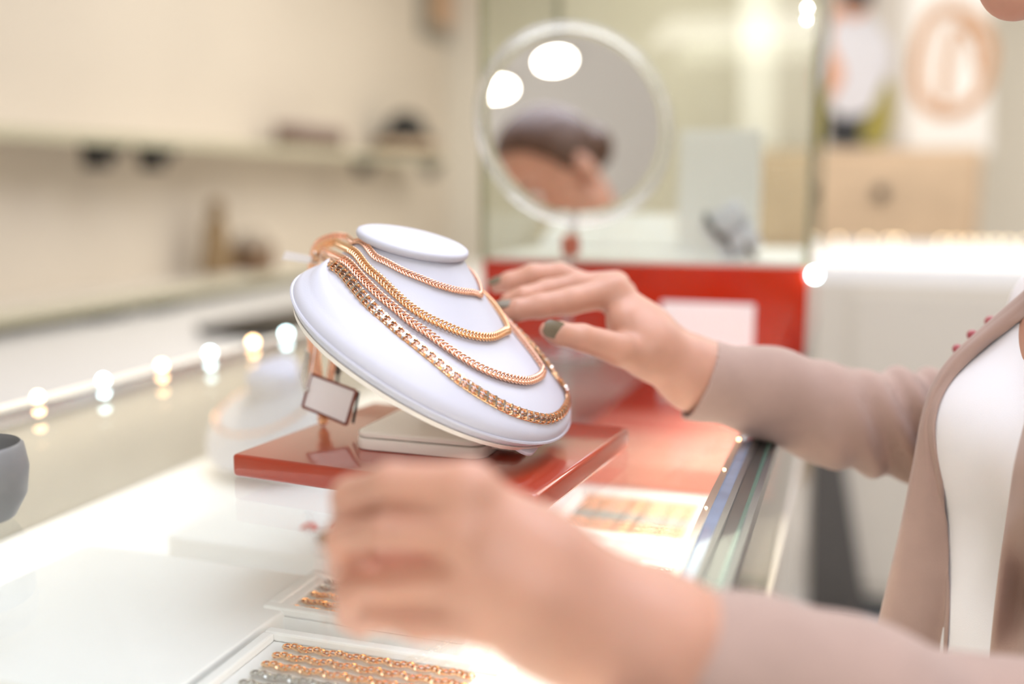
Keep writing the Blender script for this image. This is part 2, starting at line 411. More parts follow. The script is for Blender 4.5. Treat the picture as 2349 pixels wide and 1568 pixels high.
# neck cap
rows = []
for f, dz in ((.95, -.0068), (1.0, -.0058), (1.05, -.0045), (1.065, -.0025), (1.05, -.0006), (1.0, .0004), (.9, .0012), (.6, .002), (.2, .0023)):
    rows += [ring_neck(2 * math.pi * k / NS, f, dz) for k in range(NS)]
cf = [(j * NS + k, j * NS + (k + 1) % NS, (j + 1) * NS + (k + 1) % NS, (j + 1) * NS + k) for j in range(8) for k in range(NS)]
cf.append(tuple(8 * NS + k for k in range(NS))); cf.append(tuple(range(NS))[::-1])
obj('neck_cap', (rows, cf), M_leather, bust, world=True, autos=80)
# piping seam round the plate, backing plate
obj('piping', tube([ring_plate(2 * math.pi * k / NS, 1.004, -.0012) for k in range(NS)], .0012, 6, closed=True), M_leather, bust, world=True)
bk = [ring_plate(2 * math.pi * k / NS, .95, -.0112) for k in range(NS)] + [ring_plate(2 * math.pi * k / NS, .97, -.0075) for k in range(NS)]
obj('backing', (bk, [(k, (k + 1) % NS, NS + (k + 1) % NS, NS + k) for k in range(NS)] + [tuple(range(NS))[::-1], tuple(NS + k for k in range(NS))]), M_cream, bust, world=True)
# base slab
b0 = GZ(808, 1030, BZ); b1 = GZ(1108, 1058, BZ)
ex = (b1 - b0); ex.z = 0; bwid = ex.length; bang = math.atan2(ex.y, ex.x)
base_m = Matrix.Translation(b0) @ Matrix.Rotation(bang, 4, 'Z')
obj('base', xf(rbox(0, bwid, 0, .112, .0003, .0085, .012, 6, .0012, 2), base_m), M_cream, bust, world=True)
obj('base_lid', xf(rbox(.0003, bwid - .0003, .0003, .1117, .0087, .0135, .012, 6, .0035, 4), base_m), M_cream, bust, world=True)
# hinge tab and strut
ti = L2W(BA * .86, -.036, -.0095)
obj('hinge_tab', join(xf(rbox(-.03, .008, -.015, .015, -.0035, -.0005, .010, 6, .001, 2), Matrix.Translation(ti) @ Matrix(((U.x, W.x, Nn.x, 0), (U.y, W.y, Nn.y, 0), (U.z, W.z, Nn.z, 0), (0, 0, 0, 1))))), M_leather, bust, world=True)
sa = base_m @ V3((bwid * .45, .095, .012)); sb = L2W(-.02, 0, -.010)
obj('strut', xf(rbox(-.016, .016, -.002, .002, 0, (sb - sa).length, .0018, 3), Matrix.Translation(sa) @ (sb - sa).to_track_quat('Z', 'Y').to_matrix().to_4x4()), M_cream, bust, world=True)
ta = base_m @ V3((bwid - .012, .03, .004))
obj('base_tongue', xf(rbox(0, .03, -.012, .016, 0, .003, .006, 4, .001, 2), Matrix.Translation(ta) @ Matrix.Rotation(bang, 4, 'Z')), M_cream, bust, world=True)

# ------------------------------------------------------------------ gold chains
def zp(pts, s=2.613, ox=640, oy=480): return [(x / s + ox, y / s + oy) for x, y in pts]
def surf(u, v):
    """point and normal on the bust above local (u, v)"""
    h, n, i, d = BVH.ray_cast(L2W(u, v, .2), -Nn)
    if h is None: return None
    if n.dot(Nn) < 0: n = -n
    return h, n
def hit(px, py):
    r = ray(px, py).normalized(); h, n, i, d = BVH.ray_cast(CAM, r)
    if h is None: return None
    q = h - C; return q.dot(U), q.dot(W)
def chain_path(pix, mirror, tail, lift):
    uv = [hit(*p) for p in pix]; uv = [q for q in uv if q is not None]
    start = [(q[0], -q[1]) for q in uv[:mirror]][::-1]
    if uv[-1][0] > start[0][0]: uv2 = uv + start
    else: uv2 = uv
    P = cr_spline(uv2, 10); P = P[:, :2]
    pts = []; nrm = []
    for u, v in P:
        r = surf(u, v)
        if r is None: continue
        rad = U * (u - NKU) + W * v; rad = rad.normalized() * min(1, max(0, (rad.length - .03) / .03))
        pts.append(r[0] + r[1] * lift); nrm.append((r[1] + rad * (.6 if len(pix) > 17 else .35)).normalized())
    A = np.array([tuple(p) + tuple(n) for p, n in zip(pts, nrm)])
    # smooth normals
    for _ in range(6): A[1:-1] = (A[:-2] + 2 * A[1:-1] + A[2:]) / 4
    if tail:
        Tt = cr_spline([PT(*q) for q in tail], 10); tn = np.tile(np.array((-.3, -.9, .25)), (len(Tt), 1))
        A = np.vstack([np.hstack([Tt, tn])[::-1] if False else np.hstack([Tt, tn]), A])
    return A
def inst(tmpl, A, step, offs=0.0):
    """copy template meshes (x=tangent, y=across, z=normal) along a path"""
    R = resample(A, step / 2); R = R[int(offs * 2)::2]
    P = R[:, :3]; T = np.gradient(P, axis=0); T /= np.linalg.norm(T, axis=1)[:, None]
    N = R[:, 3:6]; N = N - T * (N * T).sum(1)[:, None]; N /= np.linalg.norm(N, axis=1)[:, None] + 1e-9
    B = np.cross(N, T)
    v, f = tmpl; v = np.array(v); f = np.array(f) if len(set(map(len, f))) == 1 else None
    Vv = P[:, None, :] + v[None, :, 0:1] * T[:, None, :] + v[None, :, 1:2] * B[:, None, :] + v[None, :, 2:3] * N[:, None, :]
    Ff = (f[None] + (np.arange(len(P)) * len(v))[:, None, None]).reshape(-1, f.shape[1])
    return Vv.reshape(-1, 3), Ff
def tor(a, b, r, rz=0, rx=0, off=(0, 0, 0), ns=14, ms=6, flat=1.0):
    t = np.linspace(0, 2 * np.pi, ns, endpoint=False)
    P = np.stack([a * np.cos(t), b * np.sin(t), 0 * t], 1)
    v, f = tube(P, r, ms, closed=True, up=(0, 0, 1)); M = Matrix.Translation(off) @ Matrix.Rotation(rz, 4, 'Z') @ Matrix.Rotation(rx, 4, 'X')
    v = [M @ V3((x, y, z * flat)) for x, y, z in v]; return [tuple(q) for q in v], f
def jn(*P):
    vs = []; fs = []; n = 0
    for v, f in P: vs.append(v); fs.append(f + n); n += len(v)
    return np.vstack(vs), np.vstack(fs)
def bar(lx, ly, lz, off=(0, 0, 0), c=.25):
    # bevelled bar, all quads
    pr = [(-.5, .5 - c), (-.5 + c, .5), (.5 - c, .5), (.5, .5 - c), (.5, -.5), (-.5, -.5)]
    vs = [(x * lx + off[0], y * ly + off[1], z * lz + off[2]) for x in (-.5, .5) for y, z in pr]; n = 6
    fs = [(k, (k + 1) % n, n + (k + 1) % n, n + k) for k in range(n)] + [(0, 3, 2, 1), (0, 5, 4, 3), (n, n + 1, n + 2, n + 3), (n, n + 3, n + 4, n + 5)]
    return vs, [tuple(q[::-1]) for q in fs]
R_ = math.radians
GRP = None
c1 = chain_path(zp([(402, 172), (450, 205), (560, 270), (640, 320), (750, 380), (870, 430), (960, 465), (1060, 492), (1150, 503), (1205, 503), (1226, 490)]), 5,
                [(728, 935, .772), (716, 850, .775), (712, 760, .775), (712, 640, .775), (716, 590, .77), (730, 556, .765), (765, 541, .757), (795, 543, .752)], .0016)
c2 = chain_path(zp([(406, 222), (438, 257), (520, 350), (610, 432), (706, 529), (800, 610), (900, 670), (1000, 715), (1100, 755), (1200, 775), (1280, 770), (1340, 738), (1352, 700)]), 5,
                [(745, 966, .774), (733, 860, .771), (724, 760, .771), (720, 640, .771), (722, 592, .767), (738, 566, .762), (770, 556, .754)], .0022)
c3 = chain_path(zp([(322, 245), (390, 317), (488, 414), (588, 519), (690, 607), (794, 698), (900, 770), (1000, 850), (1100, 915), (1200, 970), (1300, 1010), (1400, 1035), (1480, 1040), (1545, 1012), (1565, 975), (1540, 915)]), 5,
                [(772, 800, .780), (762, 845, .778), (742, 960, .776), (728, 850, .768), (728, 760, .767), (725, 640, .767), (728, 597, .763), (742, 575, .757)], .0024)
c4 = chain_path(zp([(280, 300), (330, 350), (430, 450), (520, 560), (620, 660), (720, 750), (850, 850), (950, 930), (1060, 1020), (1170, 1095), (1280, 1160), (1380, 1210), (1480, 1245), (1580, 1265), (1650, 1252), (1700, 1205), (1718, 1140), (1690, 1060), (1620, 965)]), 5,
                [(790, 820, .785), (768, 850, .783), (757, 905, .781)] and [(722, 600, .762), (728, 585, .758), (738, 583, .754)], .0026)
def chain_thing(name, label, A):
    c = A[:, :3].mean(0); return thing(name, label, 'necklace', (c[0], c[1], A[:, 2].min()), 0, None)
t1 = chain_thing('chain_necklace', 'thin rose gold rope chain, topmost round the neck of the bust', c1)
a = tor(.0021, .0012, .00052, R_(30), R_(38), (0, .00075, 0)); b = tor(.0021, .0012, .00052, R_(-30), R_(-38), (.0012, -.00075, 0))
obj('links', jn(inst(a, c1, .0024), inst(b, c1, .0024)), M_gold, t1, world=True, autos=0)
t2 = chain_thing('chain_necklace', 'yellowish gold chevron link chain, second from the top on the bust', c2)
def chev(s, o): return tor(.0022, .0015, .00072, R_(34 * s), R_(48 * s), (o, .0011 * s, 0), 12, 6, 1.0)
obj('links', jn(inst(chev(1, 0), c2, .0030), inst(chev(-1, 0), c2, .0030)), M_gold2, t2, world=True, autos=0)
t3 = chain_thing('chain_necklace', 'rose gold curb link chain, third from the top on the bust', c3)
obj('links', jn(inst(tor(.0025, .0017, .00068, R_(26), R_(52), (0, .0012, 0)), c3, .0035), inst(tor(.0025, .0017, .00068, R_(-26), R_(-52), (0, -.0012, 0)), c3, .0035),
               inst(tor(.0016, .0010, .0005, 0, 0, (.0017, 0, .0002), 10, 5), c3, .0035)), M_gold, t3, world=True, autos=0)
t4 = chain_thing('chain_necklace', 'widest chain, gold double bars with white gold cross bars, lowest on the bust', c4)
P4 = .0066
gb = lambda x, y: inst(bar(.0036, .0019, .0018, (0, y, .0004), .22), c4, P4, 1)
obj('links', jn(gb(0, .0019), gb(0, -.0019), inst(bar(.0062, .0009, .0010, (0, .0032, -.0010)), c4, P4, 1), inst(bar(.0062, .0009, .0010, (0, -.0032, -.0010)), c4, P4, 1),
               inst(bar(.0050, .0008, .0012, (0, 0, -.0010)), c4, P4, 1)), M_gold2, t4, world=True, autos=30)
obj('link_rings', jn(*[inst(tor(.0016, .0009, .00035, 0, R_(90), (.0033, y, -.0004), 10, 5), c4, P4, 1) for y in (-.0022, 0, .0022)]), M_gold, t4, world=True, autos=0)
R = resample(c4, P4 / 2)[0::2]; Pp = R[:, :3]; Tt = np.gradient(Pp, axis=0)
bv, bf = bar(.0012, .0070, .0030, (0, 0, 0), .12); bme = None
for i in range(len(Pp)):
    T = V3(Tt[i]).normalized(); N = V3(R[i, 3:6]); N = (N - T * N.dot(T)).normalized(); B = N.cross(T)
    if bme is None:
        bo = obj('white_gold_bar', (bv, bf), M_silver, t4, loc=V3((0, 0, 0)), autos=30); bme = bo.data; tag(bo, 'white gold cross bar')
    else:
        if i > 98: break
        bo = bo.copy(); COL.objects.link(bo); bo.parent = t4
    mm = MW[t4.name].inverted() @ (Matrix.Translation(V3(Pp[i])) @ Matrix(((T.x, B.x, N.x, 0), (T.y, B.y, N.y, 0), (T.z, B.z, N.z, 0), (0, 0, 0, 1))) @ Matrix.Rotation(R_(14), 4, 'Z'))
    bo.matrix_local = mm
# bracelet-like loops that hang behind the bust, with clasp
cl = PT(741, 968, .774)
obj('clasp', join(sphere(cl, .0028, 12, 8), tube([cl + V3((.004 * math.cos(a), 0, .004 * math.sin(a) + .003)) for a in np.linspace(0, 2 * math.pi, 16, endpoint=False)], .0006, 6, closed=True)), M_gold2, t2, world=True)

# price tags
def card(name, pts, thick, m, parent, inset=None):
    P = [PT(*q) for q in pts]; n = (P[1] - P[0]).cross(P[3] - P[0]).normalized()
    if n.dot(CAM - P[0]) < 0: n = -n
    v = [p for p in P] + [p - n * thick for p in P]
    return obj(name, ([tuple(x) for x in v], [(0, 1, 2, 3), (7, 6, 5, 4), (0, 4, 5, 1), (1, 5, 6, 2), (2, 6, 7, 3), (3, 7, 4, 0)]), m, parent, world=True, smooth=False), P, n
q = PT(755, 972, .745)
tg = thing('price_tag', 'pale price card with brown border hanging in front of the dangling chain', 'tag', (q.x, q.y, BZ))
TP = [(714, 857, .752), (818, 896, .742), (795, 974, .742), (694, 932, .752)]
co_, P, n = card('card', TP, .0006, M_tag, tg)
for side in (1,):
    for i in range(4):
        A, B = P[i] + n * .0004, P[(i + 1) % 4] + n * .0004
        obj('border', tube([A, B], .0011 if i != 1 else .0015, 6, flat=.35, up=tuple(n)), M_brown, tg, world=True)
# faint printed lines on the back of the card
for i in range(4):
    f0 = .2 + i * .18
    A = P[0].lerp(P[3], f0).lerp(P[1].lerp(P[2], f0), .15) - n * .0008; B = P[0].lerp(P[3], f0).lerp(P[1].lerp(P[2], f0), .8 - .1 * (i % 2)) - n * .0008
    obj('print_line', tube([A, B], .0009, 6, flat=.2, up=tuple(n)), M_brown, tg, world=True)
card('black_edge_card', [(820, 897, .752), (826, 899, .752), (813, 971, .752), (806, 970, .752)], .0006, M_black, tg)
card('back_card', [(700, 800, .775), (712, 812, .77), (698, 905, .77), (686, 860, .775)], .0005, M_acr, tg)
obj('string_bead', sphere(PT(703, 894, .746), .0022, 10, 8), M_silver, tg, world=True)
obj('string', tube([PT(703, 894, .747), PT(715, 850, .75), PT(724, 790, .76), PT(730, 730, .765)], .0004, 5), M_tag, tg, world=True)
q = PT(680, 600, .762)
pt = thing('price_tag', 'small blank white paper tag sticking out behind the neck of the bust', 'tag', tuple(q))
card('paper_strip', [(655, 576, .762), (716, 588, .762), (712, 604, .765), (646, 594, .765)], .0004, M_tag, pt)
q = PT(772, 860, .785)
wt = thing('charm', 'dark steel clasp dangling behind the price card', 'clasp', tuple(q))
obj('hook', join(sphere(PT(775, 848, .785), .0035, 10, 8, (.8, .6, 1.5)), tube([PT(775, 862, .785), PT(774, 874, .785), PT(772, 885, .785)], .0012, 6)), M_grey, wt, world=True)
obj('loop', tube([PT(775, 830, .785), PT(776, 790, .785), PT(772, 755, .785)], .0009, 6), M_silver, wt, world=True)

exec_hands = True
# ------------------------------------------------------------------ the woman
per = thing('person', 'woman in a beige open jacket and white top reaching both hands over the counter', 'person', (.43, .66, -1.0))
def bounds(P, pad):
    A = np.array([tuple(p) for p in P]); return A.min(0) - pad, A.max(0) + pad
FING = []   # nail placements
def hand(chains, palm, extra, h, k):
    pts = [PT(*q[:3]) for c in chains + palm for q in c]
    lo, hi = bounds(pts, .045); Fd = Field(lo, hi, h)
    for c in palm:
        for a, b in zip(c[:-1], c[1:]): Fd.add(Fd.cone(PT(*a[:3]), PT(*b[:3]), a[3] * a[2] / F, b[3] * b[2] / F), k * 2.2)
    base = Fd.d; acc = None
    for c in chains:
        Fd.d = None
        for a, b in zip(c[:-1], c[1:]): Fd.add(Fd.cone(PT(*a[:3]), PT(*b[:3]), a[3] * a[2] / F, b[3] * b[2] / F), k * .5)
        fin = Fd.d
        if acc is None: acc = fin
        else:
            kk = .0022; hh = np.maximum(kk - np.abs(acc - fin), 0) / kk; acc = np.minimum(acc, fin) - hh * hh * kk * .25
    Fd.d = base; Fd.add(acc, k)
    for a, b, amp, sg in (extra or []):
        q = Fd.cone(PT(*a), PT(*b), 0, 0); Fd.d = Fd.d + amp * np.exp(-(q / sg) ** 2)
    return Fd
# far (right) hand: joints as photo pixel, depth, radius in pixels
fh_ch = [
    [(1160, 716, .765, 19), (1186, 711, .766, 25), (1238, 702, .77, 28), (1312, 690, .775, 31), (1405, 668, .79, 37)],        # index
    [(1165, 690, .79, 18), (1200, 682, .79, 24), (1255, 668, .80, 27), (1330, 655, .805, 30), (1412, 655, .805, 35)],         # middle
    [(1141, 657, .82, 16), (1168, 647, .82, 23), (1222, 632, .82, 26), (1285, 630, .822, 27), (1350, 655, .82, 28), (1425, 672, .82, 34)],  # ring
    [(1215, 700, .84, 16), (1262, 678, .84, 21), (1330, 680, .84, 24), (1425, 690, .835, 30)],                               # little
    [(1257, 757, .735, 20), (1280, 764, .737, 27), (1335, 774, .742, 31), (1420, 800, .755, 38), (1500, 828, .78, 46)],       # thumb
]
fh_pm = [[(1405, 668, .79, 38), (1480, 760, .79, 56), (1590, 858, .79, 64), (1720, 885, .79, 60)],
         [(1422, 690, .82, 36), (1500, 790, .81, 52), (1600, 856, .80, 64)],
         [(1430, 740, .775, 38), (1490, 800, .775, 54), (1600, 862, .79, 68)],
         [(1590, 858, .79, 66), (1720, 885, .79, 60), (1900, 950, .80, 66)]]
fh_cr = [((1392, 752, .757), (1436, 700, .757), .0022, .004), ((1360, 745, .757), (1440, 752, .755), .0022, .0035), ((1420, 690, .757), (1452, 735, .757), .0014, .003),
         ((1235, 675, .757), (1240, 700, .757), .0007, .0022), ((1300, 660, .757), (1306, 690, .757), .0008, .0025), ((1330, 752, .735), (1338, 790, .735), .0007, .002)]
H1 = hand(fh_ch, fh_pm, fh_cr, .00125, .0065)
# crease between thumb and index
b1m = H1.mesh()
# near (left) hand
nh_ch = [
    [(838, 1262, .452, 33), (800, 1218, .442, 42), (808, 1140, .430, 47), (900, 1112, .412, 50), (1075, 1122, .402, 62)],     # index
    [(840, 1330, .448, 34), (795, 1300, .438, 42), (792, 1240, .424, 47), (890, 1222, .406, 50), (1070, 1226, .398, 60)],     # middle
    [(860, 1420, .446, 32), (812, 1405, .436, 42), (812, 1360, .424, 46), (900, 1348, .410, 48), (1070, 1335, .400, 58)],     # ring
    [(828, 1432, .430, 30), (838, 1412, .425, 35), (880, 1402, .415, 42), (965, 1425, .408, 45), (1090, 1420, .402, 56)],     # little
    [(765, 1240, .462, 24), (796, 1252, .462, 36), (870, 1292, .458, 46), (1000, 1296, .450, 54), (1200, 1330, .445, 66)],    # thumb, on the far side
]
nh_pm = [[(1075, 1130, .404, 66), (1230, 1270, .412, 96), (1480, 1470, .420, 140), (1700, 1570, .425, 150)],
         [(1070, 1235, .398, 66), (1240, 1330, .404, 96), (1480, 1480, .415, 140)],
         [(1080, 1330, .400, 62), (1250, 1400, .405, 92), (1480, 1500, .415, 140)],
         [(1100, 1400, .404, 58), (1270, 1450, .410, 86), (1480, 1520, .418, 140)],
         [(1480, 1480, .42, 150), (1700, 1570, .425, 150), (1950, 1640, .43, 150)]]
nh_cr = [((850, 1172, .405), (1000, 1172, .391), .0010, .0040), ((800, 1290, .415), (1000, 1286, .392), .0055, .0060), ((840, 1384, .412), (1010, 1388, .393), .0025, .0045),
         ((1130, 1250, .385), (1400, 1330, .385), .0012, .009)]
H2 = hand(nh_ch, nh_pm, nh_cr, .00125, .0065)
b2m = H2.mesh()
# head, neck, torso (coarser)
chin = PT(2338, 30, .66); hf = V3((-.80, .05, -.60)).normalized(); hr = V3((0, 1, 0)); hr = (hr - hf * hr.dot(hf)).normalized(); hu = hf.cross(hr)
hu = hu if hu.z > 0 else -hu
HC = chin + hu * .100 - hf * .070
hp = lambda f, r, u: HC + hf * f + hr * r + hu * u
Rm = [tuple(hf), tuple(hr), tuple(hu)]
lo, hi = bounds([HC, hp(.1, 0, 0), hp(-.12, 0, 0), hp(0, 0, -.2), V3((.40, .66, .1))], .13); Fd = Field(lo, hi, .0028)
Fd.add(Fd.ell(hp(-.012, 0, .035), (.095, .074, .088), Rm)); Fd.add(Fd.ell(hp(.018, 0, -.02), (.068, .060, .085), Rm), .02)
Fd.add(Fd.cone(hp(.062, 0, -.085), hp(.0, .04, -.06), .017, .02), .02); Fd.add(Fd.cone(hp(.062, 0, -.085), hp(.0, -.04, -.06), .017, .02), .02)
Fd.add(Fd.cone(hp(.083, 0, .010), hp(.104, 0, -.028), .007, .011), .012); Fd.add(Fd.cone(hp(.096, .009, -.030), hp(.096, -.009, -.030), .008, .008), .008)
Fd.add(Fd.cone(hp(.072, .03, .022), hp(.072, -.03, .022), .016, .016), .014)
Fd.add(Fd.cone(hp(.086, .012, -.052), hp(.086, -.012, -.052), .008, .008), .008); Fd.add(Fd.cone(hp(.083, .010, -.064), hp(.083, -.010, -.064), .008, .008), .006)
for s in (1, -1):
    Fd.d = np.maximum(Fd.d, -(Fd.ell(hp(.088, s * .031, .003), (.014, .017, .011), Rm)) * 1.0 - .002)
    Fd.add(Fd.ell(hp(-.015, s * .076, -.008), (.018, .008, .032), Rm), .006)
NB = V3((.45, .66, .24))
Fd.add(Fd.cone(hp(-.03, 0, -.05), NB, .052, .056), .02); Fd.add(Fd.cone(NB, V3((.44, .66, .08)), .056, .10), .04)
b3m = Fd.mesh()
# arms under the sleeves
RS = PT(2420, 910, .87); LS = V3((.44, .50, .12)); EL1 = PT(2120, 985, .82); EL2 = PT(2560, 1800, .47)
def armmesh(a, b, c, r0, r1, r2, h=.005):
    lo, hi = bounds([a, b, c], .07); G = Field(lo, hi, h); G.add(G.cone(a, b, r0, r1)); G.add(G.cone(b, c, r1, r2), .02); return G.mesh()
b4m = armmesh(PT(1880, 945, .80), EL1, RS, .022, .026, .034); b5m = armmesh(PT(1900, 1630, .43), EL2, LS, .026, .030, .036)
obj('body', jn(b1m, b2m, b3m, b4m, b5m), M_skin, per, world=True, autos=0)
# nails
def nail(tip, nxt, outward, lw, name='nail'):
    a, b = PT(*tip), PT(*nxt); d = (a - b).normalized(); o = V3(outward); o = (o - d * o.dot(d)).normalized(); s = d.cross(o)
    M = Matrix.Translation(a) @ Matrix(((d.x, s.x, o.x, 0), (d.y, s.y, o.y, 0), (d.z, s.z, o.z, 0), (0, 0, 0, 1)))
    v = []; nx, ny = 9, 7
    for i in range(nx):
        for j in range(ny):
            x = (i / (nx - 1) - .5) * 2; y = (j / (ny - 1) - .5) * 2; ww = lw[1] * (1 - (.5 if x > 0 else .3) * abs(x) ** 4)
            v.append((x * lw[0], y * ww, -.35 * ww * y * y - .10 * lw[0] * x * x + lw[2]))
    top = len(v); v += [(x, y, z - .0009) for x, y, z in v]
    f = []
    for i in range(nx - 1):
        for j in range(ny - 1):
            q = (i * ny + j, (i + 1) * ny + j, (i + 1) * ny + j + 1, i * ny + j + 1); f.append(q); f.append(tuple(top + k for k in q[::-1]))
    rim = [i * ny for i in range(nx)] + [(nx - 1) * ny + j for j in range(1, ny)] + [i * ny + ny - 1 for i in range(nx - 2, -1, -1)] + [j for j in range(ny - 2, 0, -1)]
    for k in range(len(rim)): a_, b_ = rim[k], rim[(k + 1) % len(rim)]; f.append((b_, a_, top + a_, top + b_))
    return obj(name, xf((v, f), M), M_nail, per, world=True)
nail((1266, 756, .7355), (1335, 774, .742), (.10, -.97, .22), (.0085, .0068, .0088))
nail((1158, 706, .765), (1238, 697, .77), (-.1, -.45, .85), (.0080, .0048, .0062))
nail((1145, 650, .82), (1222, 622, .82), (-.15, -.40, .9), (.0085, .0050, .0062))
nail((765, 1238, .462), (870, 1215, .462), (-.5, -.3, .6), (.0070, .0050, .0050))
# sleeves as open shells
def sleeve(name, segs, cut, cutn, inner, h, fold):
    P = [PT(*q[:3]) if not isinstance(q[0], V3) else q[0] for q in segs]; rr = [q[3] * q[2] / F if not isinstance(q[0], V3) else q[1] for q in segs]
    lo, hi = bounds(P, max(rr) + .02); G = Field(lo, hi, h)
    for i in range(len(P) - 1): G.add(G.cone(P[i], P[i + 1], rr[i], rr[i + 1]), .015)
    d = G.d + fold(G)
    c = PT(*cut); n = V3(cutn).normalized(); pl = (G.X - c.x) * n.x + (G.Y - c.y) * n.y + (G.Z - c.z) * n.z
    G.d = np.maximum(np.maximum(d, -(d + inner)), pl)
    return obj(name, G.mesh(), M_cloth, per, world=True, autos=0)
def fold1(G):
    e = EL1; r = np.sqrt((G.X - e.x) ** 2 + (G.Z - e.z) ** 2); a = np.exp(-(r / .07) ** 2)
    base = .0016 * np.sin(90 * G.X + 40 * G.Z + 1.2 * np.sin(60 * G.Y)) * np.clip((G.X - .18) / .1, 0, 1)
    return base * .7 - .0050 * np.sin(210 * (G.X + .35 * G.Z) + .8 * np.sin(45 * G.Z)) * a
s1 = sleeve('jacket_sleeve', [(1500, 846, .79, 90), (1590, 868, .79, 86), (1760, 900, .795, 98), (1900, 950, .80, 110), (2060, 975, .815, 117), (2170, 965, .83, 112), (2420, 910, .87, 120)],
            (1609, 858, .79), (-.92, .0, .38), .0032, .0018, fold1)
def fold2(G): return .0015 * np.sin(70 * G.X + 50 * G.Z)
s2 = sleeve('jacket_sleeve', [(1500, 1500, .418, 168), (1700, 1575, .425, 205), (1950, 1680, .43, 240), (2250, 1780, .45, 260), (2560, 1800, .47, 270), (V3((.44, .50, .10)), .065)],
            (1552, 1500, .42), (-1, .0, 0.0), .0035, .0022, fold2)
# white top
TA = PT(2324, 1000, .70); TB = PT(2500, 740, .70); TC = PT(2335, 1500, .70); nr = V3((.01, -.12, 0))
lo, hi = bounds([TA, TA + nr, TB, TB + nr * 1.4, TC, TC + nr, V3((.50, .6, -.45)), V3((.5, .7, .2))], .13); G = Field(lo, hi, .004)
G.add(G.cone(TA, TA + nr, .048, .051)); G.add(G.cone(TB + V3((.02, .05, 0)), TB + nr * 1.5, .048, .05), .05)
G.add(G.cone(TC, TC + nr, .054, .056), .05); G.add(G.cone(TC + V3((.01, 0, -.12)), TC + nr + V3((.01, 0, -.12)), .06, .06), .04)
G.add(G.cone(TA, TB, .047, .044), .03); G.add(G.cone(TA + nr, TB + nr, .047, .044), .03)
G.add(G.cone(TA, TC, .046, .052), .03); G.add(G.cone(TA + nr, TC + nr, .046, .052), .03)
G.add(G.ell((.46, .63, -.05), (.10, .15, .22)), .05); G.add(G.ell((.47, .63, -.30), (.11, .15, .22)), .05)
G.add(G.cone((.50, .80, .17), (.50, .48, .17), .055, .055), .06)
G.d = G.d + .0008 * np.sin(60 * G.Z + 30 * G.X)
tv, tf = G.mesh(); TBVH = BVHTree.FromPolygons([V3(x) for x in tv], [tuple(int(i) for i in q) for q in tf])
obj('white_top', (tv, tf), M_top, per, world=True, autos=0)
def ondepth(px, py, dflt, gap):
    r = ray(px, py); h, n_, i_, d_ = TBVH.ray_cast(CAM, r.normalized())
    t = dflt
    if h is not None: t = min(dflt, d_ / r.length - gap)
    return (px, py, t)
# jacket fronts: lofted cloth with thickness
def loft(name, cols, m, thick, n=10):
    C_ = [cr_spline([PT(*q) if not isinstance(q, V3) else q for q in c], n) for c in cols]; L = min(len(c) for c in C_)
    A = cr_spline(np.array([c[:L].reshape(-1) for c in C_]), 6).reshape(-1, L, 3); nu = len(A)
    v = A.reshape(-1, 3); f = [(i * L + j, (i + 1) * L + j, (i + 1) * L + j + 1, i * L + j + 1) for i in range(nu - 1) for j in range(L - 1)]
    o = obj(name, (v, f), m, per, world=True, autos=0)
    s = o.modifiers.new('solid', 'SOLIDIFY'); s.thickness = thick; s.offset = 0; return o
outer = [(2440, 590, .71), (2349, 672, .715), (2260, 750, .72), (2190, 815, .725), (2145, 880, .725), (2118, 960, .725), (2100, 1050, .725), (2070, 1200, .725), (2040, 1330, .725), (2000, 1500, .725), (1975, 1620, .725)]
inner = [(2440, 630, .69), (2349, 712, .69), (2255, 780, .69), (2185, 848, .69), (2143, 915, .69), (2131, 990, .69), (2148, 1100, .69), (2160, 1210, .69), (2164, 1350, .69), (2157, 1490, .69), (2150, 1620, .69)]
inner = [ondepth(b[0], b[1], .70, .006) for b in inner]
inner = [(b[0], b[1], float(np.mean([inner[max(0, i - 1)][2], b[2], inner[min(len(inner) - 1, i + 1)][2]]))) for i, b in enumerate(inner)]
outer = [(a[0], a[1], min(.715, b[2] + .022)) for a, b in zip(outer, inner)]
mid = [((a[0] * .5 + b[0] * .5) - 4, (a[1] + b[1]) / 2, (a[2] + b[2]) / 2 - .006) for a, b in zip(outer, inner)]
back = [(a[0] + 40, a[1] + 20, a[2] + .06) for a in outer]; back2 = [(a[0] + 120, a[1] + 30, a[2] + .12) for a in outer]
inn2 = [ondepth(b[0] + 12, b[1] + 8, b[2] + .004, .0025) for b in inner]
loft('jacket_front', [back2, back, outer, mid, inner, inn2], M_cloth, .0022)
o2 = [(2440, 640), (2430, 800), (2370, 930), (2336, 1050), (2318, 1160), (2298, 1300), (2284, 1420), (2275, 1520), (2268, 1640)]
oe = [ondepth(a, b, .62, .012) for a, b in o2]
loft('jacket_front', [[(a[0] + 14, a[1], a[2] + .009) for a in oe], oe] + [[ondepth(a[0] + dx, a[1] + 6, a[2], .014) for a in oe] for dx in (60, 160, 300)], M_cloth, .0022)
# stitched hems on the jacket edge
for q_ in ((2196, 800, .745, 11), (2230, 768, .75, 12), (2272, 737, .755, 13)):
    obj('shoulder_bead', sphere(PT(*q_[:3]), q_[3] * .75 / F, 12, 8), mat('rose_pink', (190, 96, 104), .4), per, world=True)
obj('hem_stitch', tube(cr_spline([PT(a[0] + 16, a[1], a[2] - .0085) for a in outer[5:9]], 8), .0006, 5), M_cloth, per, world=True)
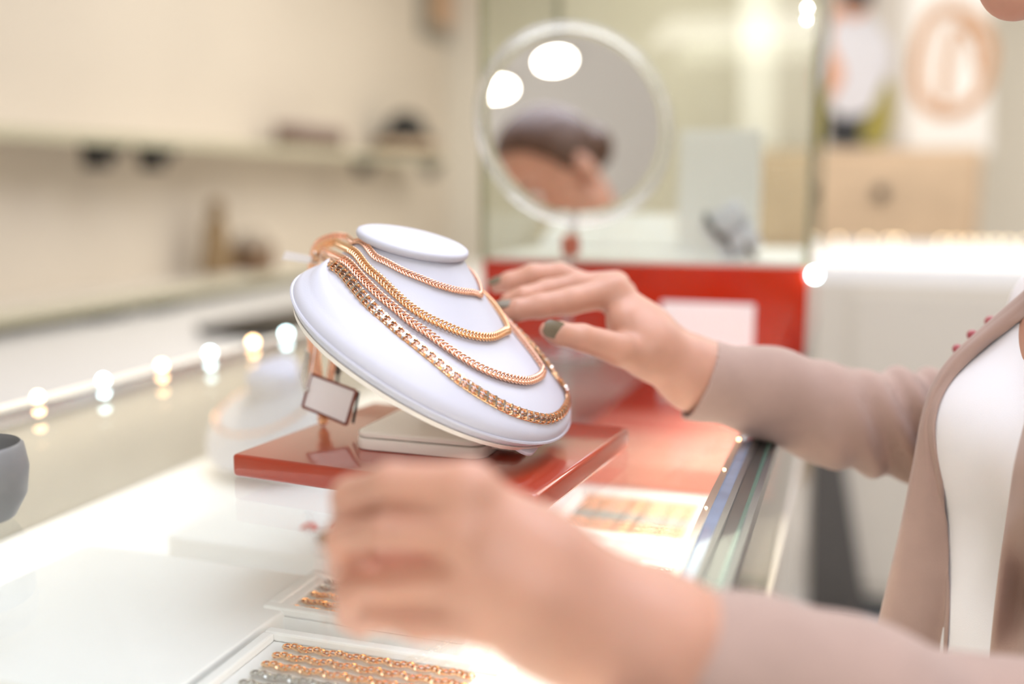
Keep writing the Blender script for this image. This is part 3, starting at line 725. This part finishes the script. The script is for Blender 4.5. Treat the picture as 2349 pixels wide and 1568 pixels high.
# hair, eyes, lips
G = Field(*bounds([HC, hp(-.13, 0, .1), hp(.0, 0, .1)], .13), .004)
G.add(G.ell(hp(-.022, 0, .048), (.100, .084, .094), Rm)); G.add(G.ell(hp(-.12, 0, .02), (.04, .042, .042), Rm), .012)
G.d = G.d + .0012 * np.sin(400 * ((G.X - HC.x) * hr.x + (G.Y - HC.y) * hr.y + (G.Z - HC.z) * hr.z))
pf = (G.X - HC.x) * hf.x + (G.Y - HC.y) * hf.y + (G.Z - HC.z) * hf.z; pu = (G.X - HC.x) * hu.x + (G.Y - HC.y) * hu.y + (G.Z - HC.z) * hu.z
G.d = np.maximum(G.d, pf * .9 - pu * .4 - .012)
obj('hair', G.mesh(), M_hair, per, world=True, autos=0)
for s in (1, -1):
    obj('eye', sphere(hp(.079, s * .031, .003), .0115, 16, 12), M_white, per, world=True)
    obj('iris', sphere(hp(.0875, s * .031, .002), .0045, 12, 8), M_lining, per, world=True)
    obj('eyebrow', tube(cr_spline([hp(.090, s * .014, .020), hp(.090, s * .030, .025), hp(.078, s * .048, .021)], 6), .0025, 6), M_hair, per, world=True)
obj('lips', join(tube(cr_spline([hp(.080, -.024, -.057), hp(.094, -.008, -.053), hp(.0935, 0, -.055), hp(.094, .008, -.053), hp(.080, .024, -.057)], 5), .0035, 8),
                 tube(cr_spline([hp(.079, -.022, -.059), hp(.092, 0, -.063), hp(.079, .022, -.059)], 6), .0042, 8)), M_lips, per, world=True)
#==HANDS_END

# ------------------------------------------------------------------ red based glass showcase on the counter
sc = thing('glass_showcase', 'tall clear glass showcase on a red base standing on the counter behind the mirror', 'showcase', PD(0, 0, 0), RZ)
P0, P1, D0, D1, RT = -.462, -.052, 1.22, 1.56, .107
MW[sc.name] = Matrix.Translation(PD(0, 0, 0)) @ Matrix.Rotation(RZ, 4, 'Z')
def spart(name, *b, m=M_red, **k): return obj(name, box(*b), m, sc, smooth=False, **k)
spart('red_base', P0, P1, D0, D1, .0006, RT, m=M_red, bevel=.003)
spart('floor_panel', P0 + .006, P1 - .006, D0 + .006, D1 - .006, RT, RT + .004, m=M_deck)
spart('front_pane', P0 + .004, P1 - .004, D0, D0 + .005, RT, .70, m=M_caseglass)
spart('back_pane', P0 + .004, P1 - .004, D1 - .005, D1, RT, .70, m=M_caseglass)
spart('side_pane', P0, P0 + .005, D0 + .005, D1 - .005, RT, .70, m=M_caseglass); spart('side_pane', P1 - .005, P1, D0 + .005, D1 - .005, RT, .70, m=M_caseglass)
M_post = mat('olive_glass_edge', (150, 146, 112), .1, coat=1, var=.15, vscale=4)
for p, d in ((P0, D0), (P1, D0), (P0, D1), (P1, D1)):
    s = 1 if p == P0 else -1; q = -1 if d == D1 else 1
    spart('corner_post', *sorted((p - s * .002, p + s * .006)), *sorted((d - q * .002, d + q * .006)), RT, .70, m=M_post)
spart('lid', P0, P1, D0, D1, .70, .72, m=M_white)
def sdot(px, py, D, e, r=.004):
    g = GD(px, py, D); obj('led', sphere(g, r, 12, 8), e, sc, world=True)
sdot(1869, 630, D0 - .006, E_c, .0075); sdot(1852, 18, D0 - .004, E_lamp, .003); sdot(1850, 45, D0 - .004, E_lamp, .0025)  # upper two glow in place of a reflection on the corner post
a = toPD(GD(1517, 690, D0 - .003)); b = toPD(GD(1728, 800, D0 - .003))
cdw = thing('notice_card', 'blank white card leaning on the red base beside the raised hand', 'card', PD(0, 0, 0), RZ)
obj('card', rbox(0, b[0] - a[0], -.0015, .0, 0, .1, .0007, 1) if False else box(a[0], b[0], D0 - .005, D0 - .002, .001, a[2]), M_tag, cdw, smooth=False, bevel=.001)
cdw.location = PD(0, 0, 0)
# things inside the showcase
g0 = toPD(GD(1545, 560, 1.36)); g1 = toPD(GD(1742, 292, 1.36)); zf = RT + .0045
pn = obj('backdrop_screen', box(-(g1[0] - g0[0]) / 2, (g1[0] - g0[0]) / 2, -.012, .012, 0, g1[2] - zf), M_white, None, loc=PD((g0[0] + g1[0]) / 2, 1.40, zf), rz=RZ, smooth=False, bevel=.002)
tag(pn, 'plain white upright screen standing inside the glass showcase', 'screen')
gw = toPD(GD(1665, 540, 1.30))
rc = thing('ring_roll', 'small white roll stand with dark bands inside the showcase before the white panel', 'stand', PD(gw[0], 1.29, zf), RZ)
def rollM(x, z, an): return Matrix.Translation(V3((x, 0, z))) @ Matrix.Rotation(an, 4, 'Y')
obj('cushion', xf(lathe([(.001, -.028), (.016, -.027), (.019, -.02), (.019, .02), (.016, .027), (.001, .028)], 24), rollM(0, .045, R_(55))), M_leather, rc)
obj('cushion', xf(lathe([(.001, -.026), (.015, -.025), (.017, -.018), (.017, .018), (.015, .025), (.001, .026)], 24), rollM(.018, .019, R_(62))), M_leather, rc)
obj('ring', tube([rollM(-.013, .038, R_(55)) @ V3((.020 * math.cos(a), .020 * math.sin(a), 0)) for a in np.linspace(0, 2 * math.pi, 24, endpoint=False)], .004, 8, closed=True), M_grey, rc)
obj('ring', tube([rollM(.006, .020, R_(62)) @ V3((.0185 * math.cos(a), .0185 * math.sin(a), 0)) for a in np.linspace(0, 2 * math.pi, 24, endpoint=False)], .003, 8, closed=True), M_grey, rc)
obj('ring', tube([rollM(.032, .012, R_(62)) @ V3((.018 * math.cos(a), .018 * math.sin(a), 0)) for a in np.linspace(0, 2 * math.pi, 24, endpoint=False)], .003, 8, closed=True), M_grey, rc)
gw = toPD(GD(1400, 545, 1.32))
tag(obj('display_wedge', ([(-.13, -.05, 0), (.16, -.05, 0), (.16, .05, 0), (-.13, .05, 0), (-.13, -.05, .006), (.16, -.05, .006), (.16, .05, .05), (-.13, .05, .05)],
    [(0, 3, 2, 1), (4, 5, 6, 7), (0, 1, 5, 4), (1, 2, 6, 5), (2, 3, 7, 6), (3, 0, 4, 7)]), M_deck, None, loc=PD(gw[0], 1.46, zf), rz=RZ, smooth=False, bevel=.002), 'low sloped white display wedge on the showcase floor', 'wedge')

# ------------------------------------------------------------------ round mirror
mc = PT(1322, 282, 1.15); MRr = .1150
MB = GZ(1302, 797, 0); MB = V3((mc.x - .010, mc.y + .0, 0))
n = ((CAM - mc).normalized() + (HC + V3((0, 0, .02)) - mc).normalized()).normalized()
# the lower left part of the mirror must show the head: aim from that point
aim = PT(1262, 400, 1.15); n = ((CAM - aim).normalized() + (HC + V3((0, 0, .03)) - aim).normalized()).normalized(); MN = n
mir = thing('table_mirror', 'round tabletop mirror with clear faceted rim standing before the red showcase', 'mirror', (MB.x, MB.y, 0))
Mq = Matrix.Translation(mc) @ n.to_track_quat('Z', 'Y').to_matrix().to_4x4()
obj('mirror_disc', xf(lathe([(MRr - .012, -.002), (MRr - .012, .0015)], 96), Mq), M_mirror, mir, world=True, autos=30)
obj('rim', xf(tube([(MRr * math.cos(a), MRr * math.sin(a), -.001) for a in np.linspace(0, 2 * math.pi, 96, endpoint=False)], .0048, 12, closed=True, flat=.6, up=(0, 0, 1)), Mq), M_acr, mir, world=True)
obj('back', xf(lathe([(MRr - .013, -.006), (MRr - .013, -.0025)], 96), Mq), M_white, mir, world=True)
bz = mc - hu * 0; lowp = Mq @ V3((0, 0, -.004)); low = mc + V3((0, 0, -1)) * MRr
obj('stem', tube(cr_spline([mc - n * .008 + V3((0, 0, -.09)), mc - n * .012 + V3((0, .0, -MRr - .02)), V3((MB.x, MB.y, .10)), V3((MB.x, MB.y, .007))], 8), .006, 12), M_acr, mir, world=True)
obj('collar', xf(lathe([(.007, 0), (.011, .002), (.011, .022), (.007, .024)], 24), Matrix.Translation(low + V3((-.005, 0.004, -.038)))), mat('pink_brass', (196, 120, 100), .3, metal=.8), mir, world=True)
obj('foot', lathe([(.042, 0), (.046, .002), (.046, .005), (.028, .009), (.009, .012)], 48, (MB.x, MB.y, .0006)), M_acr, mir, world=True)
# ceiling downlights: two of them show in the mirror
def mirror_hit(px, py, z):
    r = ray(px, py).normalized(); t = (mc - CAM).dot(MN) / r.dot(MN); p = CAM + r * t; q = r - MN * 2 * r.dot(MN)
    return p + q * ((z - p.z) / q.z) if q.z > 0.02 else None
def downlight(p, lab, r=.07):
    d = thing('downlight', lab, 'lamp', (p.x, p.y, 1.5985), 0, 'round ceiling downlights')
    obj('trim_ring', lathe([(r + .02, 0), (r + .02, -.006), (r, -.010), (r, 0)], 32), M_white, d, loc=V3((0, 0, 0)))
    obj('lamp_face', lathe([(r - .001, -.0075), (r - .001, -.003)], 32), E_lamp, d, loc=V3((0, 0, 0)))
mps = [mirror_hit(1272, 135, 1.6), mirror_hit(1140, 200, 1.6)]
print('MIRROR lamps', mps, 'HC', HC, 'n', MN)
for i, p in enumerate([q for q in mps if q is not None and q.length < 9]):
    downlight(p, ['ceiling lamp reflected at the top centre of the round mirror', 'ceiling lamp reflected at the left side of the round mirror'][i], .055)

# ------------------------------------------------------------------ inside the counter
ORD = ['nearest', 'second nearest', 'third nearest', 'fourth nearest', 'fifth nearest', 'sixth nearest', 'seventh nearest', 'eighth nearest', 'farthest']
def tray(label, px, py, sx, sy, rz, z=-.1135, h=.03, rowsn=8, m=M_deck, mt=M_gold, rows_label=None, slope=0):
    g = GZ(px, py, z + h); t = thing('jewellery_tray', label, 'tray', (g.x, g.y, z), rz)
    obj('tray_body', rbox(-sx / 2, sx / 2, -sy / 2, sy / 2, .0, h - .006, .006, 4, .002, 2), m, t)
    for a in ((-sx / 2, sx / 2, -sy / 2, -sy / 2 + .008), (-sx / 2, sx / 2, sy / 2 - .008, sy / 2), (-sx / 2, -sx / 2 + .008, -sy / 2 + .008, sy / 2 - .008), (sx / 2 - .008, sx / 2, -sy / 2 + .008, sy / 2 - .008)):
        obj('lip', box(*a, h - .006, h), m, t, smooth=False, bevel=.0015)
    proto = None
    for i in range(rowsn):
        y = -sy * .36 + sy * .72 * i / max(1, rowsn - 1)
        silver = (i % 8 in (3, 4)); mm_ = M_silver if silver else mt
        if proto is None:
            R0 = np.array([(x, .0012 * math.sin(x * 400), .0) for x in np.linspace(-sx * .37, sx * .37, 60)]); Aq = np.hstack([R0, np.tile((0, 0, 1.0), (60, 1))])
            vf = jn(inst(tor(.0026, .0016, .0008, R_(25), R_(35), (0, .0008, 0), 8, 4), Aq, .0042), inst(tor(.0026, .0016, .0008, R_(-25), R_(-35), (0, -.0008, 0), 8, 4), Aq, .0042))
            proto = vf
            o = obj('chain_necklace', vf, mm_, None, loc=V3((0, 0, 0))); P_me = o.data
        else:
            o = o.copy(); COL.objects.link(o)
        if silver:
            if 'sil' not in MATS.get('_m%d' % id(P_me), {}):
                q = P_me.copy(); q.materials.clear(); q.materials.append(M_silver); MATS['_m%d' % id(P_me)] = {'sil': q}
            o.data = MATS['_m%d' % id(P_me)]['sil']
        else: o.data = P_me
        o.matrix_world = Matrix.Translation(V3((g.x, g.y, z))) @ Matrix.Rotation(rz, 4, 'Z') @ Matrix.Translation(V3((0, y, h - .0035)))
        tag(o, ORD[i] + ' ' + rows_label[1 if silver else 0], 'necklace', rows_label[2])
    return t
tray('white tray of chains beyond the right corner of the board, under the glass', 1450, 1175, .135, .125, RZ, rowsn=9,
     rows_label=('gold chain lying in the white tray right of the board, under the glass', 'silver chain lying in the white tray right of the board, under the glass', 'chains in the tray right of the board'))
tray('white tray of gold chains nearest the camera, under the glass', 790, 1580, .17, .12, RZ + .02, rowsn=8, mt=M_gold2,
     rows_label=('gold chain in the nearest white tray, under the glass', 'silver chain in the nearest white tray, under the glass', 'chains in the nearest tray'))
tray('white tray of gold chains partly hidden behind the near fist, under the glass', 880, 1375, .15, .07, RZ, rowsn=5, mt=M_gold2,
     rows_label=('gold chain in the tray behind the near fist, under the glass', 'silver chain in the tray behind the near fist, under the glass', 'chains in the tray behind the near fist'))
tray('small white tray with short chains close to the right glass edge', 1560, 1330, .07, .06, RZ, rowsn=4,
     rows_label=('short gold chain in the small tray by the right glass edge', 'short silver chain in the small tray by the right glass edge', 'chains in the small right tray'))
g = toPD(GZ(1500, 1066, -.085)); g2 = toPD(GZ(1450, 938, -.085)); pl_ = -.30
rb = obj('velvet_block', box(pl_, -.066, g[1], g2[1], 0, .028), mat('coral_velvet', (226, 140, 122), .7), None, loc=PD(0, 0, -.1135), rz=RZ, smooth=False, bevel=.003); tag(rb, 'pale coral velvet block under the glass beyond the chain tray', 'block')
rb = obj('velvet_block', box(pl_, -.066, g2[1] + .004, CE - .03, 0, .028), mat('red_velvet', (196, 62, 40), .7), None, loc=PD(0, 0, -.1135), rz=RZ, smooth=False, bevel=.003); tag(rb, 'deep red velvet block under the glass in front of the red showcase', 'block')  # reddens the glass here in place of a stronger mirrored showcase base
# flat empty white pads
def pad(label, px, py, sx, sy, h, rz=RZ, m=M_deck):
    g = GZ(px, py, -.1135 + h); o = obj('display_pad', rbox(-sx / 2, sx / 2, -sy / 2, sy / 2, 0, h, .008, 4, .003, 3), m, None, loc=V3((g.x, g.y, -.1135)), rz=rz); tag(o, label, 'pad'); return o
pad('large plain white display pad at the lower left, under the glass', 260, 1400, .22, .20, .028)
pad('white display pad in front of the board, under the glass', 640, 1210, .16, .10, .022)
# small bust under the glass, left behind the board
g = GZ(630, 950, -.05)
ib = thing('necklace_bust', 'white necklace bust under the glass, left behind the board', 'bust', (g.x, g.y, -.1135), R_(-40))
def dome(ax, ay, hh, zc, seg=40, rings=10):
    return lathe([(1 * math.cos(math.pi / 2 * i / rings) + .001, hh * math.sin(math.pi / 2 * i / rings)) for i in range(rings + 1)], seg, (0, 0, 0), ax, ay)
Mt = Matrix.Translation(V3((0, 0, .045))) @ Matrix.Rotation(R_(24), 4, 'X')
obj('bust_form', xf(dome(.085, .075, .045, 0), Mt), M_leather, ib); obj('neck', xf(lathe([(.034, .02), (.028, .05), (.030, .062), (.028, .066), (.01, .068)], 32), Mt @ Matrix.Translation(V3((0, .025, 0)))), M_leather, ib)
obj('base', rbox(-.045, .045, -.03, .05, 0, .03, .01, 4, .002, 2), M_cream, ib)
nk = [Mt @ V3((.060 * math.cos(a), .052 * math.sin(a), .0325 + .0)) for a in np.linspace(R_(120), R_(420), 50)]
Aq = np.array([tuple(p) + (0, 0, 1.0) for p in nk]); 
o = obj('chain_necklace', jn(inst(tor(.003, .0018, .0009, R_(25), R_(35), (0, .0008, 0), 8, 4), Aq, .0045), inst(tor(.003, .0018, .0009, R_(-25), R_(-35), (0, -.0008, 0), 8, 4), Aq, .0045)), M_gold, None, loc=V3((g.x, g.y, -.1135)), rz=R_(-40))
tag(o, 'gold chain on the white bust under the glass, left behind the board', 'necklace')
# grey rounded form of unknown kind at left frame edge on glass
g = GZ(-62, 1200, 0)
gd = thing('bowl', 'dark grey rounded bowl standing on the glass at the left frame edge', 'bowl', (g.x, g.y, .0006))
obj('bowl_body', lathe([(.016, 0), (.024, .003), (.031, .016), (.033, .032), (.031, .046), (.029, .048), (.028, .045), (.029, .03), (.026, .012), (.012, .006)], 40), mat('slate_grey', (128, 128, 126), .4), gd, loc=V3((0, 0, 0)))
# red patterned ribbon tag left of near fist
g = GZ(745, 1225, -.095)
rt = thing('ribbon_bow', 'small red and white patterned bow beside the near fist, under the glass', 'bow', (g.x, g.y, -.1135))
M_coral = mat('coral_ribbon', (232, 92, 70), .5)
for s in (-1, 1):
    obj('loop', tube(cr_spline([V3((0, 0, .012)), V3((s * .012, .004, .026)), V3((s * .022, .006, .020)), V3((s * .016, .0, .008)), V3((0, 0, .012))], 8), .003, 8, flat=.4), M_coral, rt)
obj('knot', sphere((0, 0, .012), .005, 12, 8), M_coral, rt)
for s in (-1, 1): obj('tail', tube([V3((0, 0, .012)), V3((s * .006, -.008, .005)), V3((s * .010, -.016, .0015))], .0025, 8, flat=.4), M_coral, rt)

# ------------------------------------------------------------------ left wall: shelves, things on them
def on_shelf(px, W0, z, back=.12):
    # position on shelf along the ray column px at depth of the shelf
    lo_, hi_ = -.5, 4.8
    for _ in range(40):
        m_ = (lo_ + hi_) / 2; p = PD(W0 - back, m_, z) - CAM
        dep = p.y * math.cos(PITCH) - p.z * math.sin(PITCH); x = 1174.5 + F * p.x / dep
        if x < px: lo_ = m_
        else: hi_ = m_
    return m_
def wall_shelf(label, py0, depth=.26):
    z = toPD(GP(0, py0, WL + depth))[2]
    s = thing('wall_shelf', label, 'shelf', PD(WL, 0, z), RZ)
    obj('shelf_board', box(.002, depth - .006, -.6, 4.9, -.014, 0), M_cab, s, smooth=False); obj('front_edge', box(depth - .006, depth, -.6, 4.9, -.030, .002), M_shelf, s, smooth=False)
    return s, z, WL + depth
def bracket(par, px, py, W0, z, label=None):
    d = on_shelf(px, W0, z, .03)
    p_ = W0 - WL
    b = obj('bracket', join(box(p_ - .12, p_ - .008, d - .04, d + .04, -.040, -.014), box(p_ - .06, p_ - .01, d - .10, d - .03, -.10, -.035), box(p_ - .06, p_ - .02, d - .06, d + .03, -.065, -.035)), M_black, par, smooth=False, bevel=.006)
def fitpx(o, p, want, have):
    dep = (p - CAM).dot(V3((0, math.cos(PITCH), -math.sin(PITCH)))); k = want * dep / F / have; o.scale = (k, k, k)
s1_, z1_, W1 = wall_shelf('upper glass edged wall shelf with a grey box and a black ornament', 288)
s2_, z2_, W2 = wall_shelf('lower wall shelf carrying the beige ornament on the left wall', 722)
for px, py in ((258, 345), (380, 350), (850, 372), (1040, 385)): bracket(s1_, px, py, W1, z1_)
for px, py in ((270, 690), (398, 675)): bracket(s2_, px, py, W2, z2_)
d = on_shelf(715, W1, z1_)
gb_ = thing('storage_box', 'grey brown lidded box on the upper wall shelf', 'box', PD(W1 - .12, d, z1_ + .0025), RZ)
fitpx(gb_, gb_.location, 190, .45); obj('box_body', box(-.06, .06, -.26, .26, 0, .10), mat('taupe_card', (118, 98, 84), .7), gb_, smooth=False, bevel=.003); obj('box_lid', box(-.063, .063, -.263, .263, .10, .13), mat('mauve_card', (178, 160, 152), .7), gb_, smooth=False, bevel=.003)
d = on_shelf(925, W1, z1_)
bo_ = thing('ornament', 'black knobbed ornament at the right of the upper wall shelf', 'ornament', PD(W1 - .10, d, z1_ + .0025), RZ)
fitpx(bo_, bo_.location, 125, .20); obj('ornament_base', lathe([(.07, 0), (.10, .02), (.10, .06), (.06, .09)], 24, (0, 0, 0), 1, 1.6), M_black, bo_); obj('ornament_top', sphere((0, 0, .095), .065, 20, 14, (1, 1.6, 1)), M_black, bo_)
obj('ornament_band', lathe([(.101, .02), (.103, .03), (.103, .042), (.101, .05)], 24, (0, 0, 0), 1, 1.6), M_wood, bo_)
d = on_shelf(500, W2, z2_)
fg = thing('figurine', 'slender beige seated figurine on the lower wall shelf', 'figurine', PD(W2 - .12, d, z2_ + .0025), RZ)
fitpx(fg, fg.location, 175, .32); obj('figure', join(lathe([(.06, 0), (.075, .02), (.065, .10), (.05, .16), (.055, .20), (.03, .25)], 20, (0, 0, 0), .8, 1.2), sphere((0, 0.01, .285), .038)), mat('sand_stone', (136, 112, 78), .7), fg)
obj('plinth', box(-.07, .07, -.10, .10, -.0005, .012), M_cab, fg, smooth=False)
d = on_shelf(578, W2, z2_)
hb = thing('trinket_box', 'brown cube shaped trinket box beside the beige figurine', 'box', PD(W2 - .11, d, z2_ + .0025), RZ)
fitpx(hb, hb.location, 74, .13); obj('box_body', box(-.05, .05, -.075, .075, 0, .11), mat('walnut', (120, 94, 70), .5), hb, smooth=False, bevel=.004)
obj('box_lid', ([(-.052, -.078, .11), (.052, -.078, .11), (.052, .078, .11), (-.052, .078, .11), (0, -.05, .17), (0, .05, .17)], [(0, 1, 4), (1, 2, 5, 4), (2, 3, 5), (3, 0, 4, 5), (0, 3, 2, 1)]), mat('grey_felt', (168, 156, 140), .8), hb, smooth=False)
# wall cabinet under the shelves with black tray
wc = thing('wall_cabinet', 'long low cream cabinet along the left wall behind the counter', 'cabinet', PD(WL, 0, -1.0), RZ)
obj('cabinet_body', box(.002, .95, -.6, 4.9, .0, .79), M_cab, wc, smooth=False); obj('cabinet_top', box(.002, .97, -.6, 4.9, .79, .815), M_white, wc, smooth=False)
for i in range(9): obj('door', box(.95, .966, -.58 + i * .6, -.01 + i * .6, .03, .77), M_cab, wc, smooth=False, bevel=.003)
g = toPD(GZ(650, 733, -.16)); 
bt = thing('tray', 'flat black tray on the cream cabinet behind the bust', 'tray', PD(g[0], g[1] + .05, -.1845), RZ)
obj('tray_floor', rbox(-.14, .14, -.25, .25, 0, .012, .02, 4, .003, 2), M_black, bt); obj('tray_rim', rbox(-.145, .145, -.255, .255, .012, .026, .02, 4, .002, 2), M_black, bt)
# tan picture on the left wall, top centre
a = toPD(GP(975, -60, WL + .02)); b = toPD(GP(1125, 115, WL + .02))
pc = thing('wall_picture', 'tan picture with grey frame high on the left wall', 'picture', PD(WL, 0, 0), RZ)
obj('frame', box(.002, .03, a[1] - .06, b[1] + .6, b[2] - .05, a[2] + .4), mat('frame_grey', (150, 146, 134), .5), pc, smooth=False)
obj('canvas', box(.03, .034, a[1] + .06, b[1] + .55, b[2] + .03, a[2] + .35), M_tan, pc, smooth=False)

# ------------------------------------------------------------------ far right: counter, drawers, posters
fc = thing('display_counter', 'far cream counter with brightly lit white top behind the woman', 'counter', PD(0, 0, -1.0), RZ)
FD = 2.80
M_cab2 = mat('cream_counter_front', (214, 206, 192), .5, var=.01)
obj('cabinet_body', box(-.10, 3.6, FD, FD + .62, .08, .955), M_cab2, fc, smooth=False); obj('plinth', box(-.06, 3.56, FD + .04, FD + .58, 0, .08), M_dedge, fc, smooth=False)
obj('lit_top', box(-.10, 3.6, FD, FD + .62, .955, 1.0), M_deck, fc, smooth=False); obj('light_panel', box(-.07, 3.57, FD + .03, FD + .59, 1.0, 1.006), emis('lit_panel', (255, 250, 243), 1.6), fc, smooth=False)  # emissive sheet stands for the glow of the lit case interior
for i in range(6): obj('door', box(.0 + i * .6, .57 + i * .6, FD - .016, FD, .12, .93), M_cab2, fc, smooth=False, bevel=.003)
dp = [toPD(GD(x, y, FD - .02)) for x, y in ((1862, 1000), (1926, 1000), (1990, 1412), (1852, 1412))]
obj('dark_end_panel', ([(p[0], FD - .0165, p[2] + 1) for p in dp] + [(p[0], FD - .03, p[2] + 1) for p in dp], [(0, 1, 2, 3), (7, 6, 5, 4), (0, 4, 5, 1), (1, 5, 6, 2), (2, 6, 7, 3), (3, 7, 4, 0)]), M_darkfloor, fc, smooth=False)  # added dark sheet standing in for a dark strip beside the counter
E_f = emis('far_led', (255, 226, 180), 9)
for i, x in enumerate([1875, 1925, 1990, 2040, 2060, 2160, 2190, 2220, 2250, 2280, 2310, 2345]):
    g = toPD(GD(x, 523, FD + .66)); 
    obj('led', sphere(PD(g[0], FD + .60, .03), .006, 8, 6), E_f, fc, world=True)
obj('led_rail', box(-.10, 3.6, FD + .59, FD + .61, 1.006, 1.028), M_chrome, fc, smooth=False)
# drawers
a = toPD(GD(1700, 345, 4.2)); b = toPD(GD(2255, 345, 4.2))
dr = thing('drawer_chest', 'light wood drawer chest with one dark knob by the back wall', 'chest', PD(0, 0, -1.0), RZ)
zt = a[2] + 1.0
obj('chest_body', box(a[0], b[0], 4.2, 4.75, 0, zt), M_wood, dr, smooth=False, bevel=.004)
zb = toPD(GD(2000, 560, 4.2))[2] + 1
dw = obj('drawer', box(a[0] + .03, b[0] - .03, 4.185, 4.2, zb, zt - .03), M_wood, dr, smooth=False, bevel=.003)
obj('knob', sphere(GD(2021, 442, 4.165), .028, 16, 10), M_black, dw, world=True)
obj('drawer', box(a[0] + .03, b[0] - .03, 4.185, 4.2, zb - .35, zb - .02), M_wood, dr, smooth=False, bevel=.003)
# posters above the chest
def flat(name, pts, D, m, par, th=.004, n=8, closed=True):
    P = [toPD(GD(x, y, D)) for x, y in pts]; k = len(P)
    v = [(p[0], D - th, p[2]) for p in P] + [(p[0], D, p[2]) for p in P]
    f = [tuple(range(k)), tuple(range(2 * k - 1, k - 1, -1))] + [(i, k + i, k + (i + 1) % k, (i + 1) % k) for i in range(k)]
    return obj(name, (v, f), m, par, smooth=False)
def blob(pts, n=6):
    P = [(x, y, 0) for x, y in pts]; P = P + [P[0]]; Q = cr_spline([P[-2]] + P + [P[1]], n)[n:-n]; return [(q[0], q[1]) for q in Q[:-1]]
PO = 4.9
po = thing('poster', 'poster of a white shirted figure in black trousers with an olive bag, above the chest', 'poster', PD(0, 0, 0), RZ)
flat('poster_board', [(1700, -260), (2085, -260), (2085, 338), (1700, 338)], PO, M_white, po, .03)
M_psk = mat('print_skin', (206, 150, 118), .7); M_pw = mat('print_white', (205, 205, 212), .7); M_ol = mat('print_olive', (150, 140, 66), .7); M_bg = mat('print_grey', (196, 190, 182), .7)
flat('print_background', [(1780, -250), (2075, -250), (2075, 333), (1780, 333)], PO - .031, M_bg, po)
flat('figure_trousers', blob([(1905, 255), (1990, 258), (1998, 300), (1990, 332), (1905, 332), (1900, 300)]), PO - .036, M_black, po)
flat('figure_bag', blob([(2030, 185), (2050, 215), (2035, 320), (1990, 332), (1975, 300), (2000, 250)]), PO - .042, M_ol, po)
flat('figure_shirt', blob([(1905, 45), (1990, 35), (2045, 120), (2020, 200), (1990, 258), (1915, 258), (1910, 150)]), PO - .048, M_pw, po)
flat('figure_arm', blob([(1885, 20), (1925, 20), (1905, 90), (1935, 170), (1900, 225), (1868, 200), (1880, 110)]), PO - .054, M_psk, po)
flat('figure_face', blob([(1925, -20), (1990, -20), (1990, 20), (1965, 45), (1935, 30)]), PO - .060, M_psk, po)
flat('figure_hair', blob([(1915, -90), (2010, -90), (1998, -5), (1960, 22), (1930, -5)]), PO - .066, M_black, po)
p2 = thing('poster', 'white poster with a tan oval emblem of slanted strokes beside the figure poster', 'poster', PD(0, 0, 0), RZ)
flat('poster_board', [(2092, -260), (2272, -260), (2272, 352), (2060, 352)][:0] + [(2088, -260), (2272, -260), (2272, 352), (2088, 352)], PO - .02, M_white, p2, .03)
M_em = mat('print_tan', (200, 156, 120), .7)
def emb(pts, r, nm='emblem_stroke'):
    P = cr_spline([toPD(GD(x, y, PO - .055)) for x, y in pts], 8); obj(nm, tube(P, r, 8, flat=.15, up=(0, 1, 0)), M_em, p2, smooth=False)
emb([(2175, 18), (2130, 50), (2105, 130), (2108, 215), (2150, 255), (2210, 250), (2255, 200), (2272, 120), (2250, 60), (2200, 25), (2175, 18)], .026, 'emblem_ring')
emb([(2190, 65), (2172, 140), (2165, 235)], .02); emb([(2215, 75), (2235, 110), (2240, 160)], .013); emb([(2196, 60), (2222, 70), (2230, 85)], .014)
